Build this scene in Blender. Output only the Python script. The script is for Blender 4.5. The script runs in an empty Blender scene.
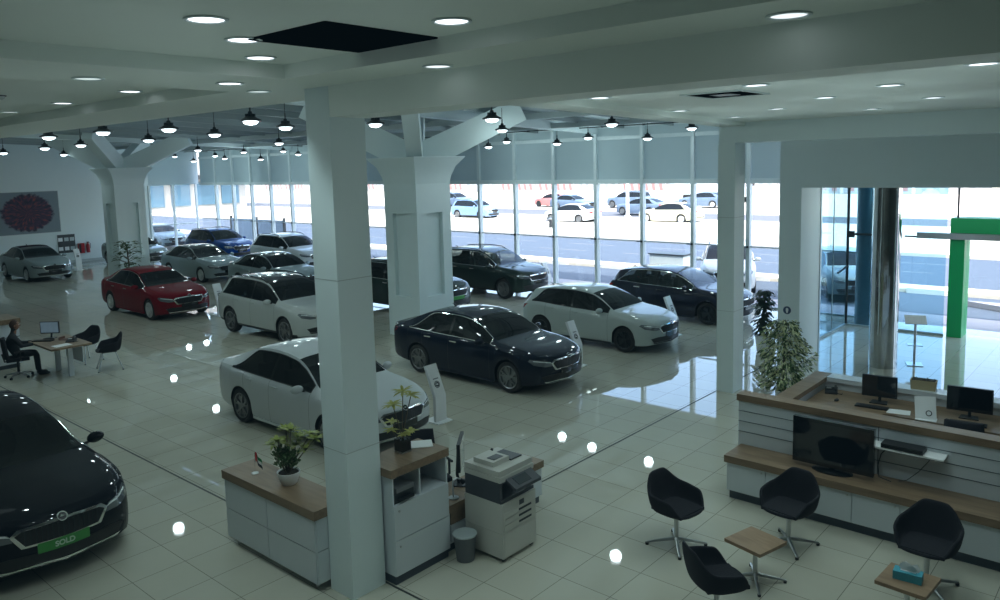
import bpy, bmesh, math, random
from mathutils import Vector, Matrix
from mathutils.bvhtree import BVHTree
from mathutils.geometry import delaunay_2d_cdt
random.seed(7)
PI = math.pi
scene = bpy.context.scene
COL = scene.collection

# ------------------------------------------------------------------ materials
MATS = {}
def mat(name, rgb, rough=0.5, metal=0.0, var=0.06, scale=6.0, coat=0.0, emit=None, estr=0.0, spec=0.5, bump=0.0):
    if name in MATS: return MATS[name]
    m = bpy.data.materials.new(name); m.use_nodes = True
    nt = m.node_tree; b = nt.nodes['Principled BSDF']
    b.inputs['Roughness'].default_value = rough
    b.inputs['Metallic'].default_value = metal
    b.inputs['Specular IOR Level'].default_value = spec
    b.inputs['Coat Weight'].default_value = coat
    b.inputs['Coat Roughness'].default_value = 0.04
    tc = nt.nodes.new('ShaderNodeTexCoord')
    nz = nt.nodes.new('ShaderNodeTexNoise'); nz.inputs['Scale'].default_value = scale; nz.inputs['Detail'].default_value = 3
    nt.links.new(tc.outputs['Object'], nz.inputs['Vector'])
    mx = nt.nodes.new('ShaderNodeMix'); mx.data_type = 'RGBA'
    mx.inputs[6].default_value = (*[c*(1-var) for c in rgb], 1); mx.inputs[7].default_value = (*[min(1, c*(1+var)) for c in rgb], 1)
    nt.links.new(nz.outputs['Fac'], mx.inputs[0]); nt.links.new(mx.outputs[2], b.inputs['Base Color'])
    if emit:
        b.inputs['Emission Color'].default_value = (*emit, 1); b.inputs['Emission Strength'].default_value = estr
    if bump:
        bp = nt.nodes.new('ShaderNodeBump'); bp.inputs['Strength'].default_value = bump; bp.inputs['Distance'].default_value = 0.01
        nt.links.new(nz.outputs['Fac'], bp.inputs['Height']); nt.links.new(bp.outputs['Normal'], b.inputs['Normal'])
    MATS[name] = m
    return m

def glass(name, tint, refl=1.0, body=None, bodyfac=0.0):
    """thin architectural pane: tinted see-through with fresnel mirror, optionally mixed with a solid body colour"""
    m = bpy.data.materials.new(name); m.use_nodes = True; nt = m.node_tree; nt.nodes.clear()
    out = nt.nodes.new('ShaderNodeOutputMaterial')
    tr = nt.nodes.new('ShaderNodeBsdfTransparent'); tr.inputs[0].default_value = (*tint, 1)
    gl = nt.nodes.new('ShaderNodeBsdfGlossy'); gl.inputs['Roughness'].default_value = 0.02
    nz = nt.nodes.new('ShaderNodeTexNoise'); nz.inputs['Scale'].default_value = 3.0
    ge = nt.nodes.new('ShaderNodeNewGeometry'); dt = nt.nodes.new('ShaderNodeVectorMath'); dt.operation = 'DOT_PRODUCT'
    nt.links.new(ge.outputs['Normal'], dt.inputs[0]); nt.links.new(ge.outputs['Incoming'], dt.inputs[1])
    prev = dt.outputs['Value']
    for op, v in (('ABSOLUTE', None), ('SUBTRACT', 'r'), ('POWER', 5.0), ('MULTIPLY_ADD', .96*refl)):
        n = nt.nodes.new('ShaderNodeMath'); n.operation = op
        if v == 'r': n.inputs[0].default_value = 1.0; nt.links.new(prev, n.inputs[1])
        else:
            nt.links.new(prev, n.inputs[0])
            if v is not None: n.inputs[1].default_value = v
            if op == 'MULTIPLY_ADD': n.inputs[2].default_value = .04*refl
        prev = n.outputs[0]
    class mu: outputs = [prev]
    src = tr.outputs[0]
    if body:
        df = nt.nodes.new('ShaderNodeBsdfDiffuse')
        cr = nt.nodes.new('ShaderNodeMix'); cr.data_type = 'RGBA'
        cr.inputs[6].default_value = (*[c*0.9 for c in body], 1); cr.inputs[7].default_value = (*body, 1)
        nt.links.new(nz.outputs['Fac'], cr.inputs[0]); nt.links.new(cr.outputs[2], df.inputs[0])
        mb = nt.nodes.new('ShaderNodeMixShader'); mb.inputs[0].default_value = bodyfac
        nt.links.new(tr.outputs[0], mb.inputs[1]); nt.links.new(df.outputs[0], mb.inputs[2]); src = mb.outputs[0]
    ms = nt.nodes.new('ShaderNodeMixShader')
    nt.links.new(mu.outputs[0], ms.inputs[0]); nt.links.new(src, ms.inputs[1]); nt.links.new(gl.outputs[0], ms.inputs[2])
    nt.links.new(ms.outputs[0], out.inputs[0])
    MATS[name] = m
    return m

def wood(name, c1, c2, scale=1.0, rough=0.45):
    m = bpy.data.materials.new(name); m.use_nodes = True; nt = m.node_tree; b = nt.nodes['Principled BSDF']
    b.inputs['Roughness'].default_value = rough
    tc = nt.nodes.new('ShaderNodeTexCoord'); mp = nt.nodes.new('ShaderNodeMapping')
    mp.inputs['Scale'].default_value = (9*scale, 1.2*scale, 9*scale)
    nz = nt.nodes.new('ShaderNodeTexNoise'); nz.inputs['Scale'].default_value = 2.2; nz.inputs['Detail'].default_value = 6; nz.inputs['Distortion'].default_value = .6
    rp = nt.nodes.new('ShaderNodeValToRGB')
    rp.color_ramp.elements[0].position = .3; rp.color_ramp.elements[0].color = (*c1, 1)
    rp.color_ramp.elements[1].position = .7; rp.color_ramp.elements[1].color = (*c2, 1)
    nt.links.new(tc.outputs['Object'], mp.inputs[0]); nt.links.new(mp.outputs[0], nz.inputs['Vector'])
    nt.links.new(nz.outputs['Fac'], rp.inputs[0]); nt.links.new(rp.outputs[0], b.inputs['Base Color'])
    MATS[name] = m
    return m

def floor_material():
    m = bpy.data.materials.new('polished_tile'); m.use_nodes = True; nt = m.node_tree; b = nt.nodes['Principled BSDF']
    tc = nt.nodes.new('ShaderNodeTexCoord'); mp = nt.nodes.new('ShaderNodeMapping')
    mp.inputs['Location'].default_value = (-7.45+0.595*40, -4.734+0.595*40, 0)
    br = nt.nodes.new('ShaderNodeTexBrick'); br.offset = 0.0; br.squash = 1.0
    br.inputs['Scale'].default_value = 1.0; br.inputs['Brick Width'].default_value = 0.595; br.inputs['Row Height'].default_value = 0.595
    br.inputs['Mortar Size'].default_value = 0.0035; br.inputs['Mortar Smooth'].default_value = .1
    br.inputs['Color1'].default_value = FLOOR1; br.inputs['Color2'].default_value = FLOOR2
    br.inputs['Mortar'].default_value = (.17, .165, .14, 1)
    nz = nt.nodes.new('ShaderNodeTexNoise'); nz.inputs['Scale'].default_value = 1.7; nz.inputs['Detail'].default_value = 4
    mx = nt.nodes.new('ShaderNodeMix'); mx.data_type = 'RGBA'; mx.blend_type = 'MULTIPLY'; mx.inputs[0].default_value = .12
    nt.links.new(tc.outputs['Object'], mp.inputs[0]); nt.links.new(mp.outputs[0], br.inputs['Vector'])
    nt.links.new(tc.outputs['Object'], nz.inputs['Vector'])
    nt.links.new(br.outputs['Color'], mx.inputs[6]); nt.links.new(nz.outputs['Fac'], mx.inputs[7]); nt.links.new(mx.outputs[2], b.inputs['Base Color'])
    b.inputs['Roughness'].default_value = 0.022; b.inputs['Specular IOR Level'].default_value = 0.62
    return m
FLOOR1 = (.51, .50, .415, 1); FLOOR2 = (.54, .53, .44, 1)

WALL = mat('wall_paint', (.71, .80, .815), .6, var=.015)
CEIL = mat('ceiling_paint', (.80, .86, .82), .75, var=.01)
COLP = mat('column_panel', (.67, .77, .785), .45, var=.015)
ROOF = mat('roof_deck', (.66, .75, .76), .6, var=.04)
STEEL = mat('grey_steel', (.44, .50, .51), .5, .2)
MULL = mat('mullion_paint', (.66, .74, .76), .4, .1)
def blind_material():
    m = bpy.data.materials.new('frosted_spandrel'); m.use_nodes = True; nt = m.node_tree; nt.nodes.clear()
    out = nt.nodes.new('ShaderNodeOutputMaterial'); d = nt.nodes.new('ShaderNodeBsdfDiffuse'); t = nt.nodes.new('ShaderNodeBsdfTranslucent'); mx = nt.nodes.new('ShaderNodeMixShader')
    nz = nt.nodes.new('ShaderNodeTexNoise'); nz.inputs['Scale'].default_value = 1.5; cr = nt.nodes.new('ShaderNodeMix'); cr.data_type = 'RGBA'
    cr.inputs[6].default_value = (.50, .60, .63, 1); cr.inputs[7].default_value = (.54, .64, .67, 1)
    nt.links.new(nz.outputs['Fac'], cr.inputs[0]); nt.links.new(cr.outputs[2], d.inputs[0]); nt.links.new(cr.outputs[2], t.inputs[0])
    mx.inputs[0].default_value = .16; nt.links.new(d.outputs[0], mx.inputs[1]); nt.links.new(t.outputs[0], mx.inputs[2]); nt.links.new(mx.outputs[0], out.inputs[0]); return m
BLIND = blind_material()
BLACK = mat('black_plastic', (.008, .009, .011), .45)
BLACKG = mat('gloss_black', (.006, .007, .008), .12, coat=.3)
DARKM = mat('dark_metal', (.035, .04, .045), .4, .6)
CHROME = mat('chrome', (.78, .8, .8), .12, 1.0, var=.01)
SATIN = mat('satin_steel', (.5, .52, .53), .3, 1.0, var=.02)
WHITEL = mat('white_laminate', (.57, .62, .66), .35, var=.015)
GREYL = mat('plinth_grey', (.05, .065, .085), .5)
WOODT = wood('oak_top', (.16, .105, .06), (.245, .17, .105), .8)
WOOD2 = wood('oak_table', (.24, .15, .085), (.36, .24, .145), .9)
FABRIC = mat('charcoal_fabric', (.009, .009, .014), .95, var=.3, scale=60, bump=.3)
PAPER = mat('paper_white', (.8, .82, .83), .7)
LENS = mat('lamp_lens', (.9, .95, 1), .4, emit=(.86, .93, 1.0), estr=3.2)
LENSM = mat('mild_lamp_lens', (.85, .9, .92), .4, emit=(.86, .95, 1.0), estr=1.15)
LENSD = mat('dim_lamp_lens', (.7, .75, .78), .4, emit=(.8, .95, .95), estr=.75)
TYRE = mat('tyre_rubber', (.014, .014, .015), .8)
RUBBER = mat('dark_trim', (.02, .021, .023), .6)
ALLOY = mat('alloy', (.26, .27, .28), .3, .9)
ALLOYL = mat('bright_alloy', (.62, .64, .65), .3, .7)
LAMPG = mat('headlamp_glass', (.16, .18, .2), .08, .4, coat=.8)
LAMPW = mat('daylight_strip', (.75, .8, .82), .15, .2)
TAIL = mat('tail_lamp', (.35, .01, .012), .15, coat=.5)
GRILLE = mat('grille_black', (.008, .008, .009), .35)
CARGL = glass('car_glass', (.30, .33, .33), 1.0, body=(.012, .014, .015), bodyfac=.88)
CARGLL = glass('car_glass_light', (.55, .62, .62), 1.2, body=(.03, .04, .04), bodyfac=.5)
PANE = glass('window_pane', (.93, .96, .965), .8)
PANEB = glass('blue_pane', (.66, .83, .90), .9)
SEATM = mat('car_seat_fabric', (.03, .032, .034), .8)

# ------------------------------------------------------------------ mesh helpers
def link(o, parent=None):
    COL.objects.link(o)
    if parent is not None: o.parent = parent
    return o

class MB:
    def __init__(s): s.bm = bmesh.new()
    def box(s, c, d, rz=0.0, M=None, taper=None):
        vs = []
        for z in (-.5, .5):
            for x, y in ((-.5, -.5), (.5, -.5), (.5, .5), (-.5, .5)):
                k = taper if (taper and z > 0) else 1.0
                v = Vector((x*d[0]*k, y*d[1]*k, z*d[2]))
                if rz: v = Matrix.Rotation(rz, 3, 'Z') @ v
                v += Vector(c)
                if M is not None: v = M @ v
                vs.append(s.bm.verts.new(v))
        for f in ((3, 2, 1, 0), (4, 5, 6, 7), (0, 1, 5, 4), (1, 2, 6, 5), (2, 3, 7, 6), (3, 0, 4, 7)):
            s.bm.faces.new([vs[i] for i in f])
        return s
    def ext(s, x0, x1, y0, y1, z0, z1):
        return s.box(((x0+x1)/2, (y0+y1)/2, (z0+z1)/2), (abs(x1-x0), abs(y1-y0), abs(z1-z0)))
    def ring(s, c, u, v, r, n):
        return [s.bm.verts.new(Vector(c)+u*(r*math.cos(2*PI*i/n))+v*(r*math.sin(2*PI*i/n))) for i in range(n)]
    def skin(s, rings, cap=True, closed=True):
        n = len(rings[0])
        for a, b in zip(rings[:-1], rings[1:]):
            for i in range(n if closed else n-1):
                j = (i+1) % n
                s.bm.faces.new([a[i], a[j], b[j], b[i]])
        if cap and n > 2 and closed:
            s.bm.faces.new(list(reversed(rings[0]))); s.bm.faces.new(rings[-1])
    def cyl(s, p0, p1, r0, r1=None, n=14, cap=True):
        p0 = Vector(p0); p1 = Vector(p1); r1 = r0 if r1 is None else r1
        d = (p1-p0).normalized(); u = d.orthogonal().normalized(); v = d.cross(u)
        s.skin([s.ring(p0, u, v, r0, n), s.ring(p1, u, v, r1, n)], cap); return s
    def tube(s, pts, r, n=7, rs=None):
        pts = [Vector(p) for p in pts]; rings = []; u = None
        for i, p in enumerate(pts):
            d = (pts[min(i+1, len(pts)-1)]-pts[max(i-1, 0)]).normalized()
            if u is None: u = d.orthogonal().normalized()
            u = (u - d*u.dot(d)).normalized(); v = d.cross(u)
            rings.append(s.ring(p, u, v, rs[i] if rs else r, n))
        s.skin(rings); return s
    def lathe(s, prof, n=20, c=(0, 0, 0), axis='Z'):
        rings = []
        for r, z in prof:
            ring = []
            for i in range(n):
                a = 2*PI*i/n
                if axis == 'Z': p = Vector((r*math.cos(a), r*math.sin(a), z))
                else: p = Vector((z, r*math.cos(a), r*math.sin(a)))
                ring.append(s.bm.verts.new(p+Vector(c)))
            rings.append(ring)
        s.skin(rings); return s
    def prism(s, poly, z0, z1, M=None):
        f = M if M is not None else Matrix.Identity(4)
        a = [s.bm.verts.new(f @ Vector((x, y, z0))) for x, y in poly]; b = [s.bm.verts.new(f @ Vector((x, y, z1))) for x, y in poly]
        n = len(poly)
        s.bm.faces.new(list(reversed(a))); s.bm.faces.new(b)
        for i in range(n): s.bm.faces.new([a[i], a[(i+1) % n], b[(i+1) % n], b[i]])
        return s
    def quad(s, a, b, c, d):
        s.bm.faces.new([s.bm.verts.new(Vector(p)) for p in (a, b, c, d)]); return s
    def leaf(s, base, d, up, L, w, droop=.3, seg=3):
        base = Vector(base); d = Vector(d).normalized(); side = d.cross(Vector(up))
        if side.length < 1e-3: side = d.orthogonal()
        side.normalize(); prev = None
        for i in range(seg+1):
            t = i/seg
            p = base + d*(L*t) - Vector((0, 0, 1))*(droop*L*t*t)
            ww = w*math.sin(PI*min(1, .12+.88*t))**.8 if t < 1 else 0.002
            a = s.bm.verts.new(p+side*ww*.5); b = s.bm.verts.new(p-side*ww*.5)
            if prev: s.bm.faces.new([prev[0], prev[1], b, a])
            prev = (a, b)
        return s
    def build(s, name, m, parent=None, bevel=0.0, seg=2, smooth=35, loc=None, rz=0.0):
        if bevel:
            bmesh.ops.bevel(s.bm, geom=[e for e in s.bm.edges if len(e.link_faces) == 2 and e.calc_face_angle(0) > .5],
                            offset=bevel, segments=seg, profile=.5, affect='EDGES')
        bmesh.ops.recalc_face_normals(s.bm, faces=s.bm.faces[:])
        me = bpy.data.meshes.new(name); s.bm.to_mesh(me); s.bm.free()
        if smooth:
            me.polygons.foreach_set('use_smooth', [True]*len(me.polygons)); me.set_sharp_from_angle(angle=math.radians(smooth))
        me.materials.append(m)
        o = bpy.data.objects.new(name, me); link(o, parent)
        if loc: o.location = loc
        if rz: o.rotation_euler.z = rz
        return o

def tag(o, label=None, cat=None, group=None, kind=None):
    if label: o['label'] = label
    if cat: o['category'] = cat
    if group: o['group'] = group
    if kind: o['kind'] = kind
    return o
def thing(name, label, cat, loc=(0, 0, 0), rz=0.0, group=None):
    o = bpy.data.objects.new(name, None); o.empty_display_size = .1; COL.objects.link(o)
    o.location = loc; o.rotation_euler = (0, 0, rz)
    return tag(o, label, cat, group)
def struct(name, mb, m, parent=None, **k):
    o = mb.build(name, m, parent, **k)
    if parent is None: o['kind'] = 'structure'
    return o
def sroot(name, loc=(0, 0, 0)):
    o = bpy.data.objects.new(name, None); COL.objects.link(o); o.location = loc; o['kind'] = 'structure'; return o
def children(o): return [c for c in o.children]
def dup(root, loc, rz=0.0, label=None, group=None):
    r = root.copy(); COL.objects.link(r); r.location = loc; r.rotation_euler = (0, 0, rz)
    if label: r['label'] = label
    if group: r['group'] = group
    def rec(a, b):
        for ch in list(a.children):
            c = ch.copy(); COL.objects.link(c); c.parent = b; c.matrix_parent_inverse = ch.matrix_parent_inverse
            rec(ch, c)
    rec(root, r)
    return r
def setmat(o, m, slot=0):
    o.material_slots[slot].link = 'OBJECT'; o.material_slots[slot].material = m
def pparts(root, name):
    out = []
    for c in root.children:
        if c.name.split('.')[0] == name: out.append(c)
        out += pparts(c, name)
    return out
def ordinal(n): return ['first', 'second', 'third', 'fourth', 'fifth', 'sixth', 'seventh', 'eighth', 'ninth', 'tenth', 'eleventh', 'twelfth', 'thirteenth', 'fourteenth'][n]

def text_mesh(name, body, size, m, parent, M, extrude=.002, align='CENTER'):
    cu = bpy.data.curves.new(name, 'FONT'); cu.body = body; cu.size = size; cu.extrude = extrude; cu.align_x = align; cu.align_y = 'CENTER'; cu.offset = .0025
    tmp = bpy.data.objects.new('tmp_text', cu); COL.objects.link(tmp)
    dg = bpy.context.evaluated_depsgraph_get(); me = bpy.data.meshes.new_from_object(tmp.evaluated_get(dg))
    bpy.data.objects.remove(tmp); bpy.data.curves.remove(cu)
    me.transform(M); me.materials.clear(); me.materials.append(m); me.name = name
    o = bpy.data.objects.new(name, me); link(o, parent); return o

# ------------------------------------------------------------------ camera
H = 4.4
yaw, pit, rol = math.radians(41.326), math.radians(6.7106), math.radians(-1.4961)
f0 = Vector((math.cos(yaw), math.sin(yaw), 0)); rt = Vector((math.sin(yaw), -math.cos(yaw), 0)); up = Vector((0, 0, 1))
fw = f0*math.cos(pit)-up*math.sin(pit); uu = up*math.cos(pit)+f0*math.sin(pit)
RR = rt*math.cos(rol)+uu*math.sin(rol); UU = uu*math.cos(rol)-rt*math.sin(rol)
cam = bpy.data.cameras.new('camera'); cam.sensor_width = 36; cam.lens = 36*777.62/1000; cam.shift_y = -(300-255.055)/1000
cam.clip_start = .05; cam.clip_end = 1000
co = bpy.data.objects.new('camera', cam); COL.objects.link(co)
Mx = Matrix((RR, UU, -fw)).transposed().to_4x4(); Mx.translation = Vector((0, 0, H)); co.matrix_world = Mx
scene.camera = co
SKY_STR, SUN_STR, LK, EXPO = 1.0, 7.6, 2.7, -0.08
# ------------------------------------------------------------------ cars
def pchip(tab):
    xs = [a for a, b in tab]; ys = [b for a, b in tab]; n = len(xs)
    h = [xs[i+1]-xs[i] for i in range(n-1)]; d = [(ys[i+1]-ys[i])/h[i] for i in range(n-1)]
    m = [0]*n; m[0] = d[0]; m[-1] = d[-1]
    for i in range(1, n-1):
        if d[i-1]*d[i] > 0:
            w1 = 2*h[i]+h[i-1]; w2 = h[i]+2*h[i-1]; m[i] = (w1+w2)/(w1/d[i-1]+w2/d[i])
    def f(x):
        if x <= xs[0]: return ys[0]
        if x >= xs[-1]: return ys[-1]
        i = 0
        while x > xs[i+1]: i += 1
        t = (x-xs[i])/h[i]
        return (ys[i]*(1+2*t)*(1-t)**2 + h[i]*m[i]*t*(1-t)**2 + ys[i+1]*t*t*(3-2*t) + h[i]*m[i+1]*t*t*(t-1))
    return f

LIFT = dict(L=4.69, fo=.90, wb=2.686, R=.325, W=.915, clad=False, cowl=1.30, wtop=2.06, rtop=3.42, rbot=4.26, sb=2.62, sa=1.42, sc=3.92, d0=1.42, d1=3.45, pinch=.62,
    zr=[(0, .70), (.04, .755), (.12, .80), (.4, .875), (.85, .945), (1.3, 1.0), (1.5, 1.12), (1.8, 1.305), (2.06, 1.40), (2.4, 1.46), (2.75, 1.472), (3.1, 1.455), (3.42, 1.405), (3.8, 1.27), (4.26, 1.085), (4.55, 1.05), (4.66, 1.02), (4.69, .98)],
    belt=[(0, .63), (.1, .69), (.4, .79), (.9, .875), (1.3, .92), (2, .945), (3, .965), (3.8, .985), (4.3, .99), (4.6, .95), (4.69, .90)],
    w=[(0, .70), (.06, .76), (.2, .83), (.45, .885), (.8, .91), (1.4, .912), (2.3, .915), (3.5, .913), (4.1, .89), (4.4, .85), (4.6, .80), (4.69, .72)],
    zb=[(0, .24), (.2, .20), (.6, .18), (1.3, .18), (3.2, .18), (3.9, .2), (4.4, .25), (4.69, .34)],
    wr=[(0, .60), (.2, .66), (.9, .73), (1.3, .72), (1.6, .66), (2.06, .585), (2.8, .575), (3.4, .56), (3.9, .585), (4.26, .66), (4.69, .66)])
def stretch(c, k, after=1.5, **kw):
    d = dict(c)
    for q in ('zr', 'belt', 'w', 'zb', 'wr'): d[q] = [(s if s < after else s+k, v) for s, v in c[q]]
    for q in ('L', 'rtop', 'rbot', 'sb', 'sc', 'd1', 'wtop'): d[q] = c[q]+k*(.5 if q == 'sb' else (.2 if q == 'wtop' else 1))
    d['wb'] = c['wb']+k; d.update(kw); return d
SEDAN = stretch(LIFT, .155)
HATCH = dict(L=4.36, fo=.87, wb=2.65, R=.32, W=.90, clad=False, cowl=1.24, wtop=1.98, rtop=3.93, rbot=4.22, sb=2.52, sa=1.36, sc=3.88, d0=1.36, d1=3.35, pinch=.40,
    zr=[(0, .70), (.04, .755), (.12, .80), (.4, .88), (.85, .955), (1.24, 1.01), (1.45, 1.14), (1.75, 1.315), (1.98, 1.40), (2.3, 1.462), (2.7, 1.478), (3.2, 1.455), (3.65, 1.40), (3.93, 1.34), (4.08, 1.18), (4.22, 1.0), (4.32, .93), (4.36, .86)],
    belt=[(0, .63), (.1, .69), (.4, .79), (.9, .88), (1.3, .93), (2, .955), (3, .985), (3.6, 1.02), (4.1, 1.0), (4.3, .90), (4.36, .80)],
    w=[(0, .69), (.06, .75), (.2, .82), (.45, .87), (.8, .895), (1.4, .897), (2.3, .90), (3.4, .90), (3.9, .88), (4.2, .83), (4.36, .74)],
    zb=[(0, .24), (.2, .20), (.6, .18), (1.3, .18), (3.2, .18), (3.8, .21), (4.2, .27), (4.36, .36)],
    wr=[(0, .59), (.2, .65), (.9, .72), (1.24, .71), (1.55, .65), (1.98, .58), (2.8, .575), (3.5, .56), (3.93, .55), (4.22, .60), (4.36, .60)])
SUV = dict(L=4.66, fo=.90, wb=2.76, R=.355, W=.94, clad=True, cowl=1.22, wtop=1.98, rtop=4.16, rbot=4.46, sb=2.55, sa=1.34, sc=4.12, d0=1.36, d1=3.42, pinch=.22,
    zr=[(0, .82), (.04, .89), (.12, .94), (.4, 1.015), (.85, 1.075), (1.22, 1.12), (1.45, 1.27), (1.75, 1.47), (1.98, 1.565), (2.3, 1.635), (2.8, 1.66), (3.4, 1.645), (3.9, 1.60), (4.16, 1.55), (4.3, 1.38), (4.46, 1.16), (4.6, 1.05), (4.66, .95)],
    belt=[(0, .72), (.1, .80), (.4, .91), (.9, .99), (1.3, 1.035), (2, 1.055), (3, 1.075), (3.7, 1.10), (4.2, 1.10), (4.5, 1.02), (4.66, .88)],
    w=[(0, .72), (.06, .79), (.2, .86), (.45, .915), (.8, .935), (1.4, .937), (2.3, .94), (3.6, .94), (4.2, .91), (4.5, .86), (4.66, .78)],
    zb=[(0, .27), (.2, .24), (.6, .23), (1.3, .23), (3.2, .23), (3.9, .26), (4.4, .32), (4.66, .42)],
    wr=[(0, .62), (.2, .69), (.9, .76), (1.22, .75), (1.6, .70), (1.98, .64), (2.8, .63), (3.6, .61), (4.16, .58), (4.46, .62), (4.66, .64)])
VAN = dict(SUV); VAN.update(clad=False)

def make_car(spec, name, label, cat, paint, loc, trimmat=RUBBER, glassmat=None, rimmat=ALLOY, roofmat=None, platemat=BLACKG, platetext=None, wingrille=CHROME, lip=None, rz=0.0, detail=True):
    C = spec; L = C['L']; glassmat = glassmat or CARGL
    F = {q: pchip(C[q]) for q in ('zr', 'belt', 'w', 'zb', 'wr')}
    ax = (C['fo'], C['fo']+C['wb']); R = C['R']; Ra = R+.045
    ymid = C['fo']+C['wb']/2
    g = .006
    ss = [0, .012, .035, .07, .12, .18, .26, .36, .48]
    s = .6
    while s < L-.3: ss.append(s); s += .13
    ss += [L-.3, L-.22, L-.15, L-.09, L-.045, L-.015, L]
    for a in ax:
        ss += [a-Ra-.004, a+Ra+.004] + [a+Ra*math.sin(PI*k/18) for k in range(-9, 10)]
    key = [C['cowl'], C['cowl']+.03, C['wtop']-.03, C['wtop'], C['rtop'], C['rtop']+.03, C['rbot']-.02, C['rbot'], C['sa'], C['sb']-.035, C['sb']+.035, C['sc'], C['d0']-g, C['d0'], C['sb']-g/2, C['sb']+g/2, C['d1'], C['d1']+g]
    ss = [x for x in ss if all(abs(x-k) > .012 for k in key)] + key
    ss = sorted(ss); st = [ss[0]]
    for x in ss[1:]:
        if x-st[-1] > .0035: st.append(x)
    low = [(0, 0), (.86, 0), (.962, .03), (.982, .11), (.997, .32), (1.0, .55), (.992, .78), (.968, .94), (.93, 1.0)]
    def zb(s):
        z = F['zb'](s)
        for a in ax:
            d = abs(s-a)
            if d < Ra: z = max(z, R+math.sqrt(max(0, Ra*Ra-d*d))*.985)
        return z
    def sect(s):
        b0 = F['zb'](s); b = zb(s); B = F['belt'](s); w = F['w'](s); h = max(.01, F['zr'](s)-B); wr = F['wr'](s)
        ar = min(1, max(0, (b-b0)/.08)); B = max(B, b+.03)
        P = []
        for i, (fx, t) in enumerate(low):
            if i == 1: fx = .86+.10*ar
            if i == 2: fx = .962+.03*ar
            if i == 3: fx = .982+.016*ar
            P.append((w*fx, b+(B-b)*t))
        z0 = B+min(.02, h*.25); g0 = Vector((w*.912, z0))
        g1 = Vector((min(wr+.03, w*.9), B+h*.84))
        q = (s-(C['sc']-C['pinch']))/C['pinch']; q = min(1, max(0, q)); q = q*q*(3-2*q)
        g1p = g0.lerp(g1, 1-.93*q)
        bul = .014*min(1, h/.3)
        P.append(tuple(g0))
        for k in (1/3, 2/3):
            p = g0.lerp(g1p, k); P.append((p.x+bul*math.sin(PI*k), p.y))
        P.append(tuple(g1p))
        p9 = (min(wr, w*.87), B+h*.925); P.append(p9)
        for k, fz in ((.86, .958), (.64, .984), (.34, .996), (0, 1.0)): P.append((p9[0]*k, B+h*fz))
        return P
    def warp(x, s, z):
        f = max(0, 1-s/1.0)**2; s2 = s+.30*(x/.9)**2*f
        r = max(0, (s-(L-.8))/.8); s2 -= .16*(x/.9)**2*r*r
        r2 = max(0, 1-s/.25)
        s2 += .10*max(0, .50-z)*r2      # chin tucks under
        return Vector((x, s2-ymid, z))
    NV = len(sect(1.0)); V = []; idx = {}
    def add(i, j, sd, x, s, z):
        V.append(warp(x*sd, s, z)); idx[(i, j, sd)] = len(V)-1
    SEC = [sect(s) for s in st]
    for i, s in enumerate(st):
        for j, (x, z) in enumerate(SEC[i]):
            if j in (0, NV-1):
                add(i, j, 1, 0, s, z); idx[(i, j, -1)] = idx[(i, j, 1)]
            else:
                add(i, j, 1, x, s, z); add(i, j, -1, x, s, z)
    G = {}
    def put(nm, f): G.setdefault(nm, []).append(f)
    for i in range(len(st)-1):
        sm = (st[i]+st[i+1])/2; wid = st[i+1]-st[i]
        inarch = any(abs(sm-a) < Ra for a in ax)
        for j in range(NV-1):
            for sd in (1, -1):
                f = [idx[(i, j, sd)], idx[(i+1, j, sd)], idx[(i+1, j+1, sd)], idx[(i, j+1, sd)]]
                if sd < 0: f.reverse()
                f = list(dict.fromkeys(f))
                if len(f) < 3: continue
                nm = 'body'
                S = 'R' if sd < 0 else 'L'
                if j <= 1 and (j == 0 or inarch): nm = 'underbody'
                elif C['clad'] and j <= 2 and (st[i] > .25): nm = 'cladding'
                elif 2 <= j <= 8 and C['d0'] < sm < C['sb']: nm = 'door1'+S
                elif 2 <= j <= 8 and C['sb'] < sm < C['d1'] and not inarch: nm = 'door2'+S
                if 2 <= j <= 8 and wid < g+.001 and any(abs(sm-k) < g for k in (C['d0']-g/2, C['sb'], C['d1']+g/2)): nm = 'seal'+S
                if 9 <= j <= 11:
                    if C['sa'] < sm < C['sb']-.03: nm = 'glass1'+S
                    elif C['sb']+.03 < sm < C['sc']: nm = 'glass2'+S
                    elif C['sb']-.04 < sm < C['sb']+.04: nm = 'pillar'+S
                if j >= 13:
                    if C['cowl']+.03 <= sm <= C['wtop']: nm = 'windshield'
                    elif C['wtop'] < sm < C['rtop']: nm = 'roof'
                    elif C['rtop'] < sm < C['rbot']-.02: nm = 'rear_window'
                    elif .10 < sm < C['cowl']: nm = 'hood'
                elif j == 12 and .10 < sm < C['cowl']: nm = 'hood'
                put(nm, f)
    # end caps
    for i, rev in ((0, True), (len(st)-1, False)):
        loop = [idx[(i, j, 1)] for j in range(NV)] + [idx[(i, j, -1)] for j in range(NV-2, 0, -1)]
        zs = [p[1] for p in SEC[i]]; zc = (min(zs)+max(zs))/2; s = st[i]; prev = loop
        src = [(SEC[i][j][0], SEC[i][j][1]) for j in range(NV)] + [(-SEC[i][j][0], SEC[i][j][1]) for j in range(NV-2, 0, -1)]
        for k in (.75, .5, .25):
            ring = []
            for (x, z) in src:
                V.append(warp(x*k, s, zc+(z-zc)*k)); ring.append(len(V)-1)
            for a in range(len(loop)):
                b = (a+1) % len(loop); f = [prev[a], prev[b], ring[b], ring[a]]
                put('body', f if not rev else f[::-1])
            prev = ring
        put('body', prev if not rev else prev[::-1])
    allf = [f for v in G.values() for f in v]
    bvh = BVHTree.FromPolygons(V, allf)
    root = thing(name, label, cat, loc, rz)
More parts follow.
